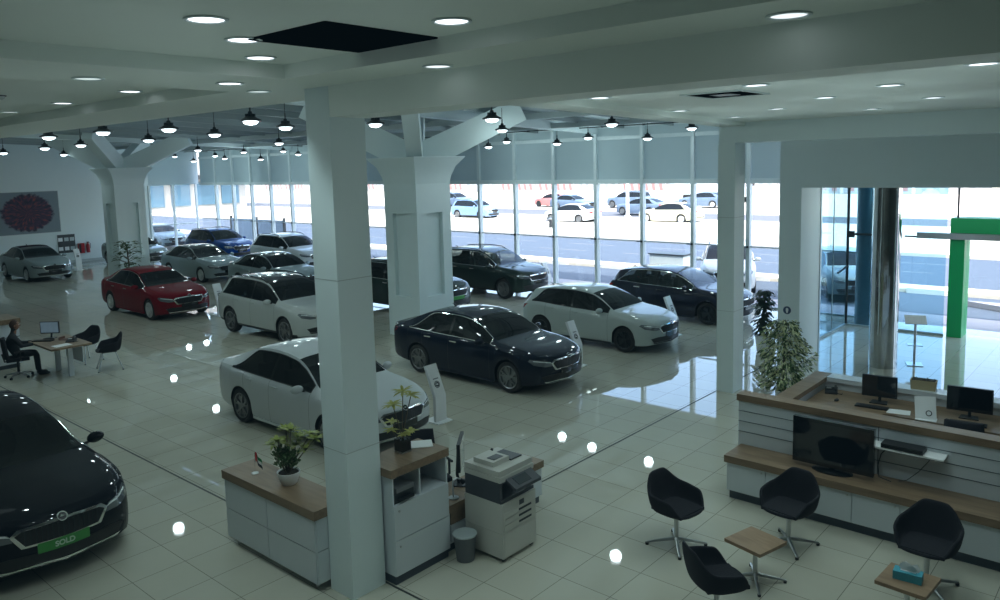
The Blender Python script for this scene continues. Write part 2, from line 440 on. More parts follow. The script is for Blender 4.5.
    def emit(faces, nm, m):
        used = {}; vs = []
        fs = []
        for f in faces:
            q = []
            for v in f:
                if v not in used: used[v] = len(vs); vs.append(V[v])
                q.append(used[v])
            fs.append(q)
        me = bpy.data.meshes.new(nm); me.from_pydata(vs, [], fs); me.update()
        bm = bmesh.new(); bm.from_mesh(me); bmesh.ops.recalc_face_normals(bm, faces=bm.faces[:]); bm.to_mesh(me); bm.free()
        me.polygons.foreach_set('use_smooth', [True]*len(me.polygons)); me.set_sharp_from_angle(angle=math.radians(38))
        me.materials.append(m); o = bpy.data.objects.new(nm, me); link(o, root); return o
    mm = dict(body=('body', paint), underbody=('underbody', BLACK), cladding=('cladding', RUBBER), windshield=('windshield', glassmat), rear_window=('rear_window', glassmat), roof=('roof', roofmat or paint), hood=('hood', paint))
    body = None; doors = {}
    for k, fs in G.items():
        if k in mm:
            o = emit(fs, *mm[k])
            if k == 'body': body = o
        elif k.startswith('door'): doors[k] = emit(fs, 'door', paint)
        elif k.startswith('glass'): emit(fs, 'side_window', glassmat)
        elif k.startswith('pillar'): emit(fs, 'pillar', BLACKG)
        elif k.startswith('seal'): emit(fs, 'door_seal', BLACK)
    def proj(poly, view, off, nm, m, parent=None, step=.05):
        pts = [Vector(p) for p in poly]; bd = []
        for a, b in zip(pts, pts[1:]+pts[:1]):
            n = max(1, int((b-a).length/step))
            for k in range(n): bd.append(a.lerp(b, k/n))
        nb = len(bd); x0 = min(p.x for p in bd); x1 = max(p.x for p in bd); y0 = min(p.y for p in bd); y1 = max(p.y for p in bd)
        def inside(q):
            c = False
            for a, b in zip(bd, bd[1:]+bd[:1]):
                if (a.y > q.y) != (b.y > q.y) and q.x < (b.x-a.x)*(q.y-a.y)/(b.y-a.y)+a.x: c = not c
            return c
        pp = list(bd); x = x0+step*.5
        while x < x1:
            y = y0+step*.4
            while y < y1:
                q = Vector((x, y))
                if inside(q) and min((q-b).length for b in bd) > step*.4: pp.append(q)
                y += step
            x += step
        vs, es, fs = delaunay_2d_cdt(pp, [], [list(range(nb))], 1, 1e-5)[:3]
        d = {'front': Vector((0, 1, 0)), 'rear': Vector((0, -1, 0)), 'L': Vector((-1, 0, 0)), 'R': Vector((1, 0, 0)), 'top': Vector((0, 0, -1))}[view]
        out = []
        for v in vs:
            if view in ('front', 'rear'): o = Vector((v.x, 0, v.y))-d*6
            elif view == 'top': o = Vector((v.x, v.y, 0))-d*6
            else: o = Vector((0, v.x, v.y))-d*6
            h, nrm, _, _ = bvh.ray_cast(o, d)
            if h is None:
                h, nrm, _, _ = bvh.find_nearest(Vector((o.x, o.y*0+(-ymid if view == 'front' else L-ymid), o.z)) if view in ('front', 'rear') else o+d*5.2)
            nn = -d
            out.append(h+nn*off)
        nv = len(out)
        # skirt back to the surface
        cnt = {}
        for f in fs:
            for a, b in zip(f, list(f[1:])+[f[0]]): cnt[(a, b)] = 1
        verts = out+[p+d*(off+.006) for p in out]; faces = [list(f) for f in fs]
        for (a, b) in cnt:
            if (b, a) not in cnt: faces.append([b, a, a+nv, b+nv])
        me = bpy.data.meshes.new(nm); me.from_pydata([tuple(v) for v in verts], [], faces); me.update()
        bm = bmesh.new(); bm.from_mesh(me); bmesh.ops.recalc_face_normals(bm, faces=bm.faces[:])
        bmesh.ops.delete(bm, geom=[v for v in bm.verts if not v.link_faces], context='VERTS'); bm.to_mesh(me); bm.free()
        me.polygons.foreach_set('use_smooth', [True]*len(me.polygons)); me.set_sharp_from_angle(angle=math.radians(50))
        me.materials.append(m); o = bpy.data.objects.new(nm, me); link(o, parent or root); return o
    def mir(poly): return [(-x, z) for x, z in reversed(poly)]
    z0 = F['zr'](0.0); up_ = z0-.70     # height shift for tall cars
    zz = lambda z: z+up_
    # ---- front
    def hexa(k, dz=0): return [(-.40*k, zz(.70+dz)), (-.12, zz(.715+dz)), (.12, zz(.715+dz)), (.40*k, zz(.70+dz)), (.47*k, zz(.655)), (.38*k, zz(.525-dz)), (-.38*k, zz(.525-dz)), (-.47*k, zz(.655))]
    fr = proj(hexa(1.06, .018), 'front', .010, 'grille', wingrille)
    proj(hexa(.97, -.006), 'front', .016, 'grille_mesh', GRILLE, fr)
    if detail:
        for k in range(-7, 8):
            x = k*.052
            proj([(x-.007, zz(.54)), (x+.007, zz(.54)), (x+.007, zz(.695)), (x-.007, zz(.695))], 'front', .021, 'grille_rib', DARKM, fr, .2)
    hl = [(.47, zz(.60)), (.51, zz(.69)), (.66, zz(.725)), (.80, zz(.75)), (.835, zz(.715)), (.79, zz(.635)), (.62, zz(.595))]
    for pl in (hl, mir(hl)):
        o = proj(pl, 'front', .012, 'headlamp', LAMPG, None, .04)
        sg = 1 if pl is hl else -1
        q = [(.49*sg, zz(.66)), (.53*sg, zz(.69)), (.78*sg, zz(.728)), (.78*sg, zz(.712)), (.55*sg, zz(.672))]
        proj(q if sg > 0 else q[::-1], 'front', .018, 'daylight_strip', LAMPW, o, .05)
    lowz = .27 if not C['clad'] else .34
    it = proj([(-.62, lowz+.02), (.62, lowz+.02), (.70, lowz+.12), (.52, lowz+.15), (-.52, lowz+.15), (-.70, lowz+.12)], 'front', .010, 'lower_intake', GRILLE)
    proj([(-.60, lowz-.015), (.60, lowz-.015), (.64, lowz+.012), (-.64, lowz+.012)], 'front', .014, 'bumper_lip', lip or trimmat, it)
    pz = zz(.465)
    pt = proj([(-.26, pz-.055), (.26, pz-.055), (.26, pz+.055), (-.26, pz+.055)], 'front', .022, 'number_plate', platemat, None, .13)
    if platetext:
        yy = bvh.ray_cast(Vector((0, -6, pz)), Vector((0, 1, 0)))[0].y-.030
        M = Matrix.Translation((0, yy, pz)) @ Matrix.Rotation(PI/2, 4, 'X')
        text_mesh('plate_text', platetext, .08, mat('plate_letters', (.45, .65, .48), .5), pt, M)
    # round badge on the nose: ring, dark field and a winged arrow
    hb = bvh.ray_cast(Vector((0, -6, zz(.735))), Vector((0, 1, 0)))[0]
    M = Matrix.Translation((0, hb.y-.012, zz(.742))) @ Matrix.Rotation(math.radians(52), 4, 'X')
    b = MB()
    b.prism([(.054*math.cos(2*PI*i/20), .054*math.sin(2*PI*i/20)) for i in range(20)], -.012, .006, M)
    bd = b.build('badge', CHROME, root)
    b = MB(); b.prism([(.043*math.cos(2*PI*i/20), .043*math.sin(2*PI*i/20)) for i in range(20)], .006, .009, M); b.build('badge_field', BLACK, bd)
    b = MB(); b.prism([(-.024, -.004), (.004, -.008), (.022, 0), (.004, .008), (-.018, .022), (-.006, .006), (-.024, .004)], .009, .012, M); b.build('badge_arrow', CHROME, bd)
    # ---- rear
    zt = F['belt'](L-.1)
    tl = [(.50, zt-.16), (.52, zt-.03), (.72, zt+.0), (.84, zt+.005), (.80, zt-.12), (.70, zt-.17)]
    for pl in (tl, mir(tl)): proj(pl, 'rear', .012, 'tail_lamp', TAIL, None, .05)
    proj([(-.26, zt-.30), (.26, zt-.30), (.26, zt-.19), (-.26, zt-.19)], 'rear', .015, 'number_plate', PAPER, None, .13)
    proj([(-.6, .40+up_), (.6, .40+up_), (.55, .47+up_), (-.55, .47+up_)], 'rear', .010, 'rear_diffuser', RUBBER)
    # ---- sides
    for S, sd in (('L', 1), ('R', -1)):
        for dk, hs in (('door1', C['sb']-.16), ('door2', C['d1']-.20)):
            par = doors.get(dk+S); zh = F['belt'](hs)-.085
            p = bvh.ray_cast(Vector((sd*5, hs-ymid, zh)), Vector((-sd, 0, 0)))[0]
            if p is not None:
                b = MB().box((p.x+sd*.014, hs-ymid, zh), (.022, .20, .028)); b.build('door_handle', trimmat if trimmat is CHROME else paint, par, bevel=.008)
        # mirror
        sm = C['cowl']+.30; zm = F['belt'](sm)+.065
        b = MB(); bmesh.ops.create_uvsphere(b.bm, u_segments=14, v_segments=8, radius=1, matrix=Matrix.Translation((sd*(C['W']+.075), sm-ymid, zm)) @ Matrix.Rotation(sd*.18, 4, 'Z') @ Matrix.Diagonal((.115, .062, .072, 1)))
        mr = b.build('side_mirror', paint, root)
        MB().cyl((sd*(C['W']-.09), sm-ymid, zm-.06), (sd*(C['W']+.02), sm-ymid, zm-.03), .022, .018, 8).build('mirror_arm', RUBBER, mr)
        # window surround
        i0 = min(range(len(st)), key=lambda i: abs(st[i]-C['sa'])); i1 = min(range(len(st)), key=lambda i: abs(st[i]-C['sc']))
        lo = [V[idx[(i, 9, sd)]]+Vector((sd*.006, 0, -.004)) for i in range(i0, i1+1)]
        hi = [V[idx[(i, 12, sd)]]+Vector((sd*.006, 0, .004)) for i in range(i1, i0-1, -1)]
        MB().tube(lo[::2]+[lo[-1]]+hi[::2]+[hi[-1], lo[0]], .0095, 5).build('window_trim', trimmat, root)
        if C['clad']:
            pr = [V[idx[(i, 13, sd)]]+Vector((0, 0, .045 if k not in (0,) else .0)) for k, i in enumerate(range(min(range(len(st)), key=lambda i: abs(st[i]-C['wtop']-.1)), min(range(len(st)), key=lambda i: abs(st[i]-C['rtop']+.15)), 2))]
            pr[0].z -= .0; pr.append(pr[-1]+Vector((0, .06, -.05)))
            MB().tube(pr, .017, 6).build('roof_rail', SATIN if trimmat is CHROME else BLACKG, root)
        else:
            b = MB().ext(sd*(C['W']*.93), sd*(C['W']*.985), ax[0]+Ra+.03-ymid, ax[1]-Ra-.03-ymid, F['zb'](2)-.015, F['zb'](2)+.035)
            b.build('side_skirt', RUBBER if trimmat is not CHROME else paint, root, bevel=.01)
        # wheels
        for a in ax:
            xo = C['W']-.012; y = a-ymid; tw = .215
            b = MB(); b.lathe([(R*.70, xo-tw), (R*.93, xo-tw), (R*.985, xo-tw+.02), (R, xo-tw+.05), (R, xo-.05), (R*.985, xo-.02), (R*.93, xo), (R*.74, xo-.006), (R*.70, xo-.03), (R*.70, xo-.1), (.001, xo-.11)] , 32, (0, y, R), 'X')
            if sd < 0:
                for v in b.bm.verts: v.co.x = -v.co.x
            wh = b.build('wheel', TYRE, root)
            b = MB(); b.lathe([(R*.705, xo-.05), (R*.745, xo-.008), (R*.72, xo+.002), (R*.665, xo-.012), (R*.64, xo-.06)], 28, (0, y, R), 'X')
            for k in range(5):
                for da in (-.20, .20):
                    an = 2*PI*k/5+.3+da; ain = 2*PI*k/5+.3+da*.45
                    c0 = Vector((0, math.cos(ain), math.sin(ain)))*(R*.17); c1 = Vector((0, math.cos(an), math.sin(an)))*(R*.70)
                    d = (c1-c0).normalized(); nrm = Vector((1, 0, 0)).cross(d)
                    vs = []
                    for c, wd, xx in ((c0, .020, xo-.012), (c1, .016, xo-.010)):
                        for q in (-1, 1):
                            vs.append(b.bm.verts.new(Vector((xx, y, R))+c+nrm*wd*q))
                        for q in (1, -1):
                            vs.append(b.bm.verts.new(Vector((xx-.03, y, R))+c+nrm*wd*q*1.1))
                    for fc in ((0, 1, 5, 4), (1, 2, 6, 5), (2, 3, 7, 6), (3, 0, 4, 7), (0, 3, 2, 1), (4, 5, 6, 7)): b.bm.faces.new([vs[i] for i in fc])
            b.lathe([(.001, xo-.006), (R*.16, xo-.008), (R*.2, xo-.02), (R*.2, xo-.05)], 16, (0, y, R), 'X')
            if sd < 0:
                for v in b.bm.verts: v.co.x = -v.co.x
            b.build('rim', rimmat, wh)
    # ---- cabin
    fl = F['belt'](2)
    for x in (-.36, .36):
        for s in (C['sb']-.12, C['d1']-.1):
            b = MB(); b.box((x, s-ymid, fl-.13), (.46, .14, .56)); b.box((x, s-ymid, fl+.24), (.26, .09, .17)); b.box((x, s-.3-ymid, fl-.40), (.48, .5, .14))
            b.build('seat', SEATM, root, bevel=.03)
    MB().box((0, C['cowl']+.42-ymid, fl-.07), (1.36, .5, .14)).build('dashboard', SEATM, root, bevel=.03)
    b = MB(); b.tube([V[idx[(min(range(len(st)), key=lambda i: abs(st[i]-C['rtop']+.22)), NV-1, 1)]]+Vector((0, 0, -.005)), V[idx[(min(range(len(st)), key=lambda i: abs(st[i]-C['rtop']+.10)), NV-1, 1)]]+Vector((0, 0, .07))], .01, 6, [.022, .006])
    b.build('roof_antenna', BLACKG, root)
    return root

def repaint(root, paint, trim=None, roof=None, rim=None, grille=None, gl=None):
    for c in root.children:
        n = c.name.split('.')[0]
        if n in ('body', 'hood', 'door', 'side_mirror') or (n == 'roof' and roof is None): setmat(c, paint)
        if n == 'roof' and roof: setmat(c, roof)
        if n == 'door':
            for q in c.children: setmat(q, trim if trim is CHROME else paint)
        if n == 'window_trim' and trim: setmat(c, trim)
        if n == 'side_skirt': setmat(c, paint)
        if n == 'grille' and grille: setmat(c, grille)
        if n in ('windshield', 'rear_window', 'side_window') and gl: setmat(c, gl)
        if n == 'wheel' and rim:
            for q in c.children: setmat(q, rim)
# ------------------------------------------------------------------ room shell
XF = 21.9            # facade plane
YW = 41.9            # far wall
FM = floor_material()
def box_s(name, x0, x1, y0, y1, z0, z1, m, parent=None): return struct(name, MB().ext(x0, x1, y0, y1, z0, z1), m, parent, smooth=0)
box_s('floor', -9, XF+.05, -9, YW, -.3, 0, FM)
GAP = mat('joint_filler', (.035, .04, .038), .6)
box_s('trim_1', 5.005, 5.03, -9, YW, .0, .0025, GAP)
box_s('trim_2', 5.03, XF-.1, 6.445, 6.47, .0, .0025, GAP)
DARKW = mat('shaded_wall', (.26, .29, .29), .7, var=.05)  # unseen left and back walls, darkened to cut fill light and reflections
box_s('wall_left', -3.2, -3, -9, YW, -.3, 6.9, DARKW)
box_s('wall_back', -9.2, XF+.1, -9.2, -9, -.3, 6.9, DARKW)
box_s('wall_far', -9.2, 19.15, YW, YW+.25, -.3, 6.9, WALL)
box_s('wall_far_upper', 19.15, XF+.1, YW, YW+.25, 3.70, 6.9, BLIND)
box_s('baseboard_far', -3, 19.1, YW-.02, YW, 0, .12, STEEL)
# roof over the atrium: sloped deck with ribs, an open skylight near the middle
def rz_(x): return 5.62+(XF-x)*.045
def slab(name, x0, x1, y0, y1, t, m, parent=None, dz=0.0):
    b = MB(); vs = [b.bm.verts.new((x, y, rz_(x)+dz+k)) for k in (0, t) for x, y in ((x0, y0), (x1, y0), (x1, y1), (x0, y1))]
    for f in ((3, 2, 1, 0), (4, 5, 6, 7), (0, 1, 5, 4), (1, 2, 6, 5), (2, 3, 7, 6), (3, 0, 4, 7)): b.bm.faces.new([vs[i] for i in f])
    return struct(name, b, m, parent, smooth=0)
slab('roof', -3.3, 4.9, 29.5, YW+.3, .15, ROOF); slab('roof', 4.9, 10.2, 4.0, YW+.3, .15, ROOF); slab('roof', 12.6, XF+.4, 4.0, YW+.3, .15, ROOF)
slab('roof', 10.2, 12.6, 4.0, 22.8, .15, ROOF); slab('roof', 10.2, 12.6, 26.6, YW+.3, .15, ROOF)
sk = sroot('window_20', (11.4, 24.7, 0))
for k in range(5): 
    b = MB().ext(-1.2, 1.2, -1.9+k*.95-.04, -1.9+k*.95+.04, rz_(11.4)-.02, rz_(11.4)+.12); b.build('glazing_bar', WALL, sk)
for k in (-.6, .6): MB().ext(k-.03, k+.03, -1.9, 1.9, rz_(11.4)-.01, rz_(11.4)+.11).build('glazing_bar', WALL, sk)
MB().ext(-1.2, 1.2, -1.9, 1.9, rz_(11.4)+.12, rz_(11.4)+.13).build('pane', BLIND, sk)
DARKB = mat('roof_rib', (.30, .35, .36), .5)
for k in range(21):                                   # roof ribs running up the slope
    y = 4.9+k*1.78
    slab('beam', 5.3, XF, y-.05, y+.05, .18, DARKB, dz=-.19)
for x in (8.2, 16.6, 19.4):
    box_s('beam', x-.06, x+.06, 4.6, YW, rz_(x)-.30, rz_(x)-.14, STEEL)
# heavy roof girders over the column rows
for y in (14.94, 32.6): slab('beam', 5.3, XF, y-.16, y+.16, .30, WALL, dz=-.32)

# low ceilings
ZB, ZT, ZL = 5.17, 5.29, 4.97
box_s('ceiling', 3.93, 5.28, -9, 7.10, ZB, ZB+.3, CEIL); box_s('ceiling', 4.12, 5.28, 7.10, 30, ZB, ZB+.3, CEIL)
box_s('ceiling', -9, 3.93, 5.87, 7.10, ZB, ZB+.3, CEIL)
box_s('ceiling', -9, 3.93, -9, 5.87, ZT, ZT+.2, CEIL)
box_s('ceiling', -9, 4.12, 7.10, 30, ZT, ZT+.2, CEIL)
box_s('wall_attic', 5.28, 5.34, 4.6, 30, ZB, 6.9, CEIL)
box_s('wall_attic_side', -9, 5.3, 30, 30.1, ZB, 6.9, CEIL)
# beam over the near column, running toward the right
box_s('beam', 4.58, 5.03, -9, 6.14, 4.88, ZB+.02, CEIL)
# low ceiling on the right of that beam, skewed front edge
def poly_s(name, pts, z0, z1, m): return struct(name, MB().prism(pts, z0, z1), m, smooth=0)
poly_s('ceiling', [(5.02, -9), (13.5, -9), (13.5, 5.95), (11.76, 5.62), (5.94, 4.50), (5.02, 4.35)], ZL+.05, ZL+.3, CEIL)
poly_s('ceiling', [(5.02, 4.35), (5.94, 4.50), (11.76, 5.62), (13.5, 5.95), (13.5, 6.38), (11.76, 6.02), (5.6, 4.86), (5.02, 4.76)], ZL-.02, ZL+.5, CEIL)
poly_s('wall_attic_front', [(5.28, 4.72), (13.5, 6.30), (XF, 6.30), (XF, 6.42), (13.5, 6.40), (5.28, 4.80)], ZL+.4, 6.9, CEIL)
box_s('beam', 13.5, 13.95, -9, 6.45, 4.66, ZL+.3, COLP)
box_s('ceiling', 13.95, 16.3, -9, 6.45, 5.0, 5.2, CEIL)
box_s('ceiling', 16.65, XF, -9, 6.40, 3.96, 4.1, CEIL)

# columns
def column(name, x0, x1, y0, y1, z1, panel=True):
    r = sroot(name, (0, 0, 0))
    MB().ext(x0, x1, y0, y1, 0, z1).build('shaft', COLP, r, bevel=.006, seg=1)
    if panel:
        for z in (1.55, 3.30):
            MB().ext(x0-.0015, x1+.0015, y0-.0015, y1+.0015, z, z+.008).build('panel_joint', STEEL, r)
    return r
column('column', 4.575, 5.0, 6.135, 6.51, ZB)
column('column', 13.5, 13.93, 6.14, 6.47, 4.66)

def tree_column(cx, cy, w=1.2, zt=4.62):
    r = sroot('column', (cx, cy, 0)); h = w/2
    b = MB()
    # cross-shaped shaft: corner posts proud of recessed faces
    b.ext(-h+.11, h-.11, -h+.11, h-.11, 0, zt-.7)
    q = .30
    for sx in (-1, 1):
        for sy in (-1, 1): b.ext(sx*h, sx*(h-q), sy*h, sy*(h-q), 0, zt-.7)
    b.build('shaft', COLP, r, bevel=.008, seg=1)
    MB().ext(-h-.003, h+.003, -h-.003, h+.003, 0, 1.06).build('plinth', COLP, r, bevel=.01, seg=1)
    MB().ext(-h-.003, h+.003, -h-.003, h+.003, 3.2, zt-.68).build('upper_band', COLP, r, bevel=.01, seg=1)
    b = MB(); prof = [(h, zt-.7), (h+.03, zt-.5), (h+.12, zt-.25), (h+.30, zt-.02), (h+.30, zt)]
    rings = [[b.bm.verts.new((sx*k, sy*k, z)) for sx, sy in ((-1, -1), (1, -1), (1, 1), (-1, 1))] for k, z in prof]
    b.skin(rings); b.build('capital', COLP, r, smooth=30)
    wz = rz_(cx)-.2
    for ang in (45, 135, 225, 315):
        a = math.radians(ang); d = Vector((math.cos(a), math.sin(a), 0)); n = Vector((-d.y, d.x, 0))
        p0 = d*.12+Vector((0, 0, zt-.02)); L = 2.75; p1 = d*L+Vector((0, 0, rz_(cx+d.x*L)-.12))
        t = (p1-p0).normalized(); u = t.cross(n)
        b = MB(); rg = []
        for p, hw, hh in ((p0, .19, .36), (p1, .19, .30)):
            rg.append([b.bm.verts.new(p+n*hw*sx+u*hh*sy) for sx, sy in ((-1, -1), (1, -1), (1, 1), (-1, 1))])
        b.skin(rg); b.build('branch', WALL, r, smooth=0)
    return r
tree_column(13.8, 14.94); tree_column(13.85, 32.6)

# entrance wall, pier and opening
b = MB(); b.ext(16.3, 17.45, 5.95, 6.41, 0, 5.2); pier = struct('wall_entrance_pier', b, WALL, bevel=.01, seg=1)
box_s('wall_entrance', 16.3, 16.6, -9, 5.95, 3.74, 5.2, WALL)
box_s('wall_entrance_side', 16.3, 17.45, -9, -2.5, 0, 3.74, WALL)
box_s('wall_entrance_upper', 16.6, 17.45, -9, 5.95, 3.741, 3.95, WALL)
box_s('trim_3', 17.45, 17.52, 5.93, 6.43, 0, 3.74, SATIN)

# facade: one window bay after the other
bays = [6.0+1.78*k for k in range(21)]
for k in range(20):
    y0, y1 = bays[k]-.05, bays[k+1]-.05
    w = sroot('window_%d' % (k+1) if k < 19 else 'window_19_end', (XF, y0, 0)); dy = y1-y0
    if k == 19: w.name = 'window_21'; 
    MB().ext(-.09, .09, -.055, .055, 0, 5.62).build('mullion', MULL, w)
    MB().ext(-.07, .07, .055, dy-.055, 3.64, 3.78).build('transom', MULL, w)
    MB().ext(-.04, .04, .055, dy-.055, 5.08, 5.2).build('head_rail', MULL, w)
    MB().ext(-.025, .025, .055, dy-.055, 1.765, 1.80).build('middle_rail', STEEL, w)
    MB().ext(-.03, .03, .055, dy-.055, 0, .05).build('sill_rail', STEEL, w)
    MB().ext(0, .015, .055, dy-.055, .05, 3.64).build('pane', PANE, w)
    MB().ext(.014, .016, .055, dy-.055, 3.78, 5.08).build('spandrel_panel', BLIND, w)
    MB().ext(.03, .032, .055, dy-.055, 5.2, 5.75).build('top_panel', BLIND, w)
    b = MB(); b.cyl((-.13, .0, 1.78), (-.09, .0, 1.78), .035, n=10); b.ext(-.15, -.12, -.05, .16, 1.765, 1.795); b.build('glass_clamp', DARKM, w)
# glazed end of the far wall
w = sroot('window_22', (19.15, YW, 0))
for x in (0, 1.33, 2.66): MB().ext(x-.05, x+.05, -.06, .06, 0, 3.7).build('mullion', MULL, w)
MB().ext(0, 2.7, -.05, .05, 1.5, 1.56).build('middle_rail', MULL, w)
MB().ext(0, 2.7, 0, .015, 0, 3.7).build('pane', PANE, w)
# roof edge outside
slab('trim_4', XF+.02, XF+.6, 4.0, YW+.3, .3, MULL, dz=-.15)

# glass lobby between the entrance wall and the street
w = sroot('window_23', (0, 0, 0))
MB().ext(17.5, 20.8, 6.38, 6.40, .04, 3.74).build('pane', PANEB, w)
MB().ext(17.5, 20.8, 6.36, 6.42, 0, .05).build('sill_rail', STEEL, w)
MB().cyl((20.8, 6.39, 0), (20.8, 6.39, 3.85), .035, n=10).build('corner_post', DARKM, w)
for x in (18.6, 19.7):
    MB().cyl((x, 6.39, 0.05), (x, 6.39, 3.74), .012, n=8).build('glass_fin', SATIN, w)
b = MB(); b.cyl((20.8, 6.39, 1.55), (19.9, 6.33, 1.48), .025, n=8); b.cyl((20.8, 6.39, 2.38), (20.8, 5.2, 2.38), .03, n=8); b.build('spider_arm', DARKM, w)
w = sroot('window_24', (20.8, 0, 0))
MB().ext(-.01, .01, 4.15, 6.38, .04, 3.85).build('pane', PANEB, w)
MB().ext(-.03, .03, 4.15, 6.38, 0, .05).build('sill_rail', STEEL, w)
MB().cyl((-.05, 5.05, 2.38), (-.05, 3.9, 2.38), .02, n=8).build('spider_arm', DARKM, w)
b = MB()
for y, z in ((5.2, 2.38), (6.3, 2.38)): b.box((-.05, y, z), (.06, .16, .16))
b.build('spider_clamp', DARKM, w)
w = sroot('window_25', (20.8, 0, 0))
MB().ext(-.01, .01, -2.4, 3.75, 2.85, 3.85).build('pane', PANE, w)
MB().ext(-.015, .015, 3.93-.02, 3.93+.02, 2.85, 3.85).build('mullion', DARKM, w)
MB().ext(-.01, .01, -2.4, 2.0, .0, 2.3).build('pane', PANE, w)
# polished round columns of the lobby
def round_col(name, x, y, r, z1, m, label=None):
    o = struct(name, MB().lathe([(r, 0), (r, z1)], 36, (0, 0, 0)), m, loc=(x, y, 0)); return o
MIRR = mat('polished_cladding', (.50, .52, .52), .09, 1.0, var=.35, scale=3.0, bump=.25)
round_col('column', 17.1, 4.5, .27, 3.95, MIRR)
BLUEC = mat('blue_grey_cladding', (.20, .29, .34), .25, .2)
round_col('column', 21.3, 6.02, .30, 6.5, BLUEC)
# green entrance portal
GREEN = mat('portal_green', (.0, .40, .12), .45, var=.03)
p = sroot('door_1', (20.75, 0, 0))
MB().ext(0, .62, 3.76, 4.07, 0, 2.85).build('portal_post', GREEN, p, bevel=.008)
MB().ext(0, .62, -1.6, 3.76, 2.38, 2.85).build('portal_header', GREEN, p, bevel=.008)
MB().ext(0, .62, -1.9, -1.6, 0, 2.85).build('portal_post', GREEN, p, bevel=.008)
MB().ext(-.16, .02, -1.6, 4.75, 2.36, 2.50).build('door_operator', SATIN, p, bevel=.01)
b = MB().ext(.28, .30, 2.0, 3.76, .03, 2.36); b.build('pane', PANE, p)

# ------------------------------------------------------------------ outside: street
ASPH = mat('asphalt', (.070, .094, .130), .9, var=.12, scale=2)
ASPH2 = mat('asphalt_far', (.12, .125, .14), .9, var=.1, scale=1)
SAND = mat('pale_sand', (.58, .53, .45), .95, var=.06, scale=.8)
KERB = mat('kerb_paving', (.46, .45, .42), .9, var=.1, scale=3)
PAVE = mat('grey_paving', (.30, .30, .33), .85, var=.06, scale=2)
box_s('pavement', XF+.05, 23.6, -60, 90, -.3, -.03, PAVE)
box_s('road', 23.6, 27.2, -80, 140, -.3, -.06, ASPH)
box_s('kerb', 27.2, 28.2, -80, 140, -.3, .06, SAND)
box_s('road', 28.2, 37.0, -80, 160, -.3, -.06, ASPH)
box_s('kerb', 37.0, 51.0, -80, 200, -.3, .08, SAND)
box_s('road', 51.0, 58.0, -80, 220, -.3, -.05, ASPH2)
box_s('ground', 58.0, 240, -150, 300, -.3, -.02, SAND)
WLINE = mat('road_paint', (.2, .21, .22), .8)
for x in (32.0, 34.6):
    b = MB()
    for k in range(28): b.ext(x-.05, x+.05, -40+k*5.2, -37+k*5.2, -.06, -.055)
    o = b.build('road_marking', WLINE, None); o['kind'] = 'structure'
b = MB()
for k in range(40): b.ext(27.1, 27.28, -40+k*3.0, -38.5+k*3.0, -.2, .10)
o = b.build('kerb_blocks', mat('kerb_paint', (.62, .62, .6), .8), None); o['kind'] = 'structure'
# grey traffic island (triangular) beyond the entrance
o = struct('pavement', MB().prism([(24.0, 1.5), (25.6, 4.6), (25.9, -6), (24.2, -6)], -.05, .10), PAVE, smooth=0)
# ------------------------------------------------------------------ reception counter, media bench and what stands on them
cn = thing('reception_counter', 'long white reception counter with oak edges and grey joint lines, behind the media bench', 'reception counter', (9.72, 1.5, 0))
MB().ext(-.08, .08, -2.9, 2.80, .0, 1.18).build('front_panel', WHITEL, cn, bevel=.004, seg=1)
MB().ext(-.10, .11, -2.9, 2.82, 1.18, 1.27).build('oak_cap', WOODT, cn, bevel=.004, seg=1)
for z in (.76, .90, 1.04): MB().ext(-.084, -.07, -2.9, 2.801, z, z+.007).build('panel_joint', GREYL, cn, smooth=0)
for y in (-.9, 1.05): MB().ext(-.084, -.07, y, y+.008, .59, 1.18).build('panel_joint', GREYL, cn, smooth=0)
MB().ext(.12, 2.88, 2.60, 2.79, 0, .85).build('side_wing', WHITEL, cn, bevel=.004, seg=1)
MB().ext(.11, 2.90, 2.56, 2.81, .85, .92).build('oak_cap', WOODT, cn, bevel=.004, seg=1)
MB().ext(2.68, 2.86, -2.9, 2.60, 0, .85).build('rear_wing', WHITEL, cn, bevel=.004, seg=1)
MB().ext(2.64, 2.92, -2.9, 2.56, .85, .92).build('rear_cap', WHITEL, cn, bevel=.004, seg=1)
MB().prism([(.12, 2.58), (.12, 1.75), (1.55, 1.75), (1.85, 1.45), (1.85, -2.9), (2.66, -2.9), (2.66, 2.58)], .70, .74).build('desk_surface', WOODT, cn, smooth=0)
b = MB(); b.ext(.4, .44, 1.8, 2.5, .08, .70); b.build('desk_support', WHITEL, cn)
mb = thing('media_bench', 'low white cabinet bench with oak top and grey plinth under the television', 'bench', (9.38, 1.5, 0))
MB().ext(-.21, .25, -2.9, 2.74, .12, .50).build('carcass', WHITEL, mb, smooth=0)
MB().ext(-.26, .255, -2.9, 2.76, .50, .59).build('oak_top', WOODT, mb, bevel=.004, seg=1)
MB().ext(-.17, .24, -2.9, 2.72, 0, .12).build('plinth', GREYL, mb, smooth=0)
for k in range(11):
    y = 2.735-.515*k
    d = MB().ext(-.228, -.212, y-.508, y-.004, .125, .495).build('door', WHITEL, mb, bevel=.003, seg=1)
    MB().cyl((-.236, y-.46, .45), (-.226, y-.46, .45), .012, n=10).build('lock', SATIN, d)

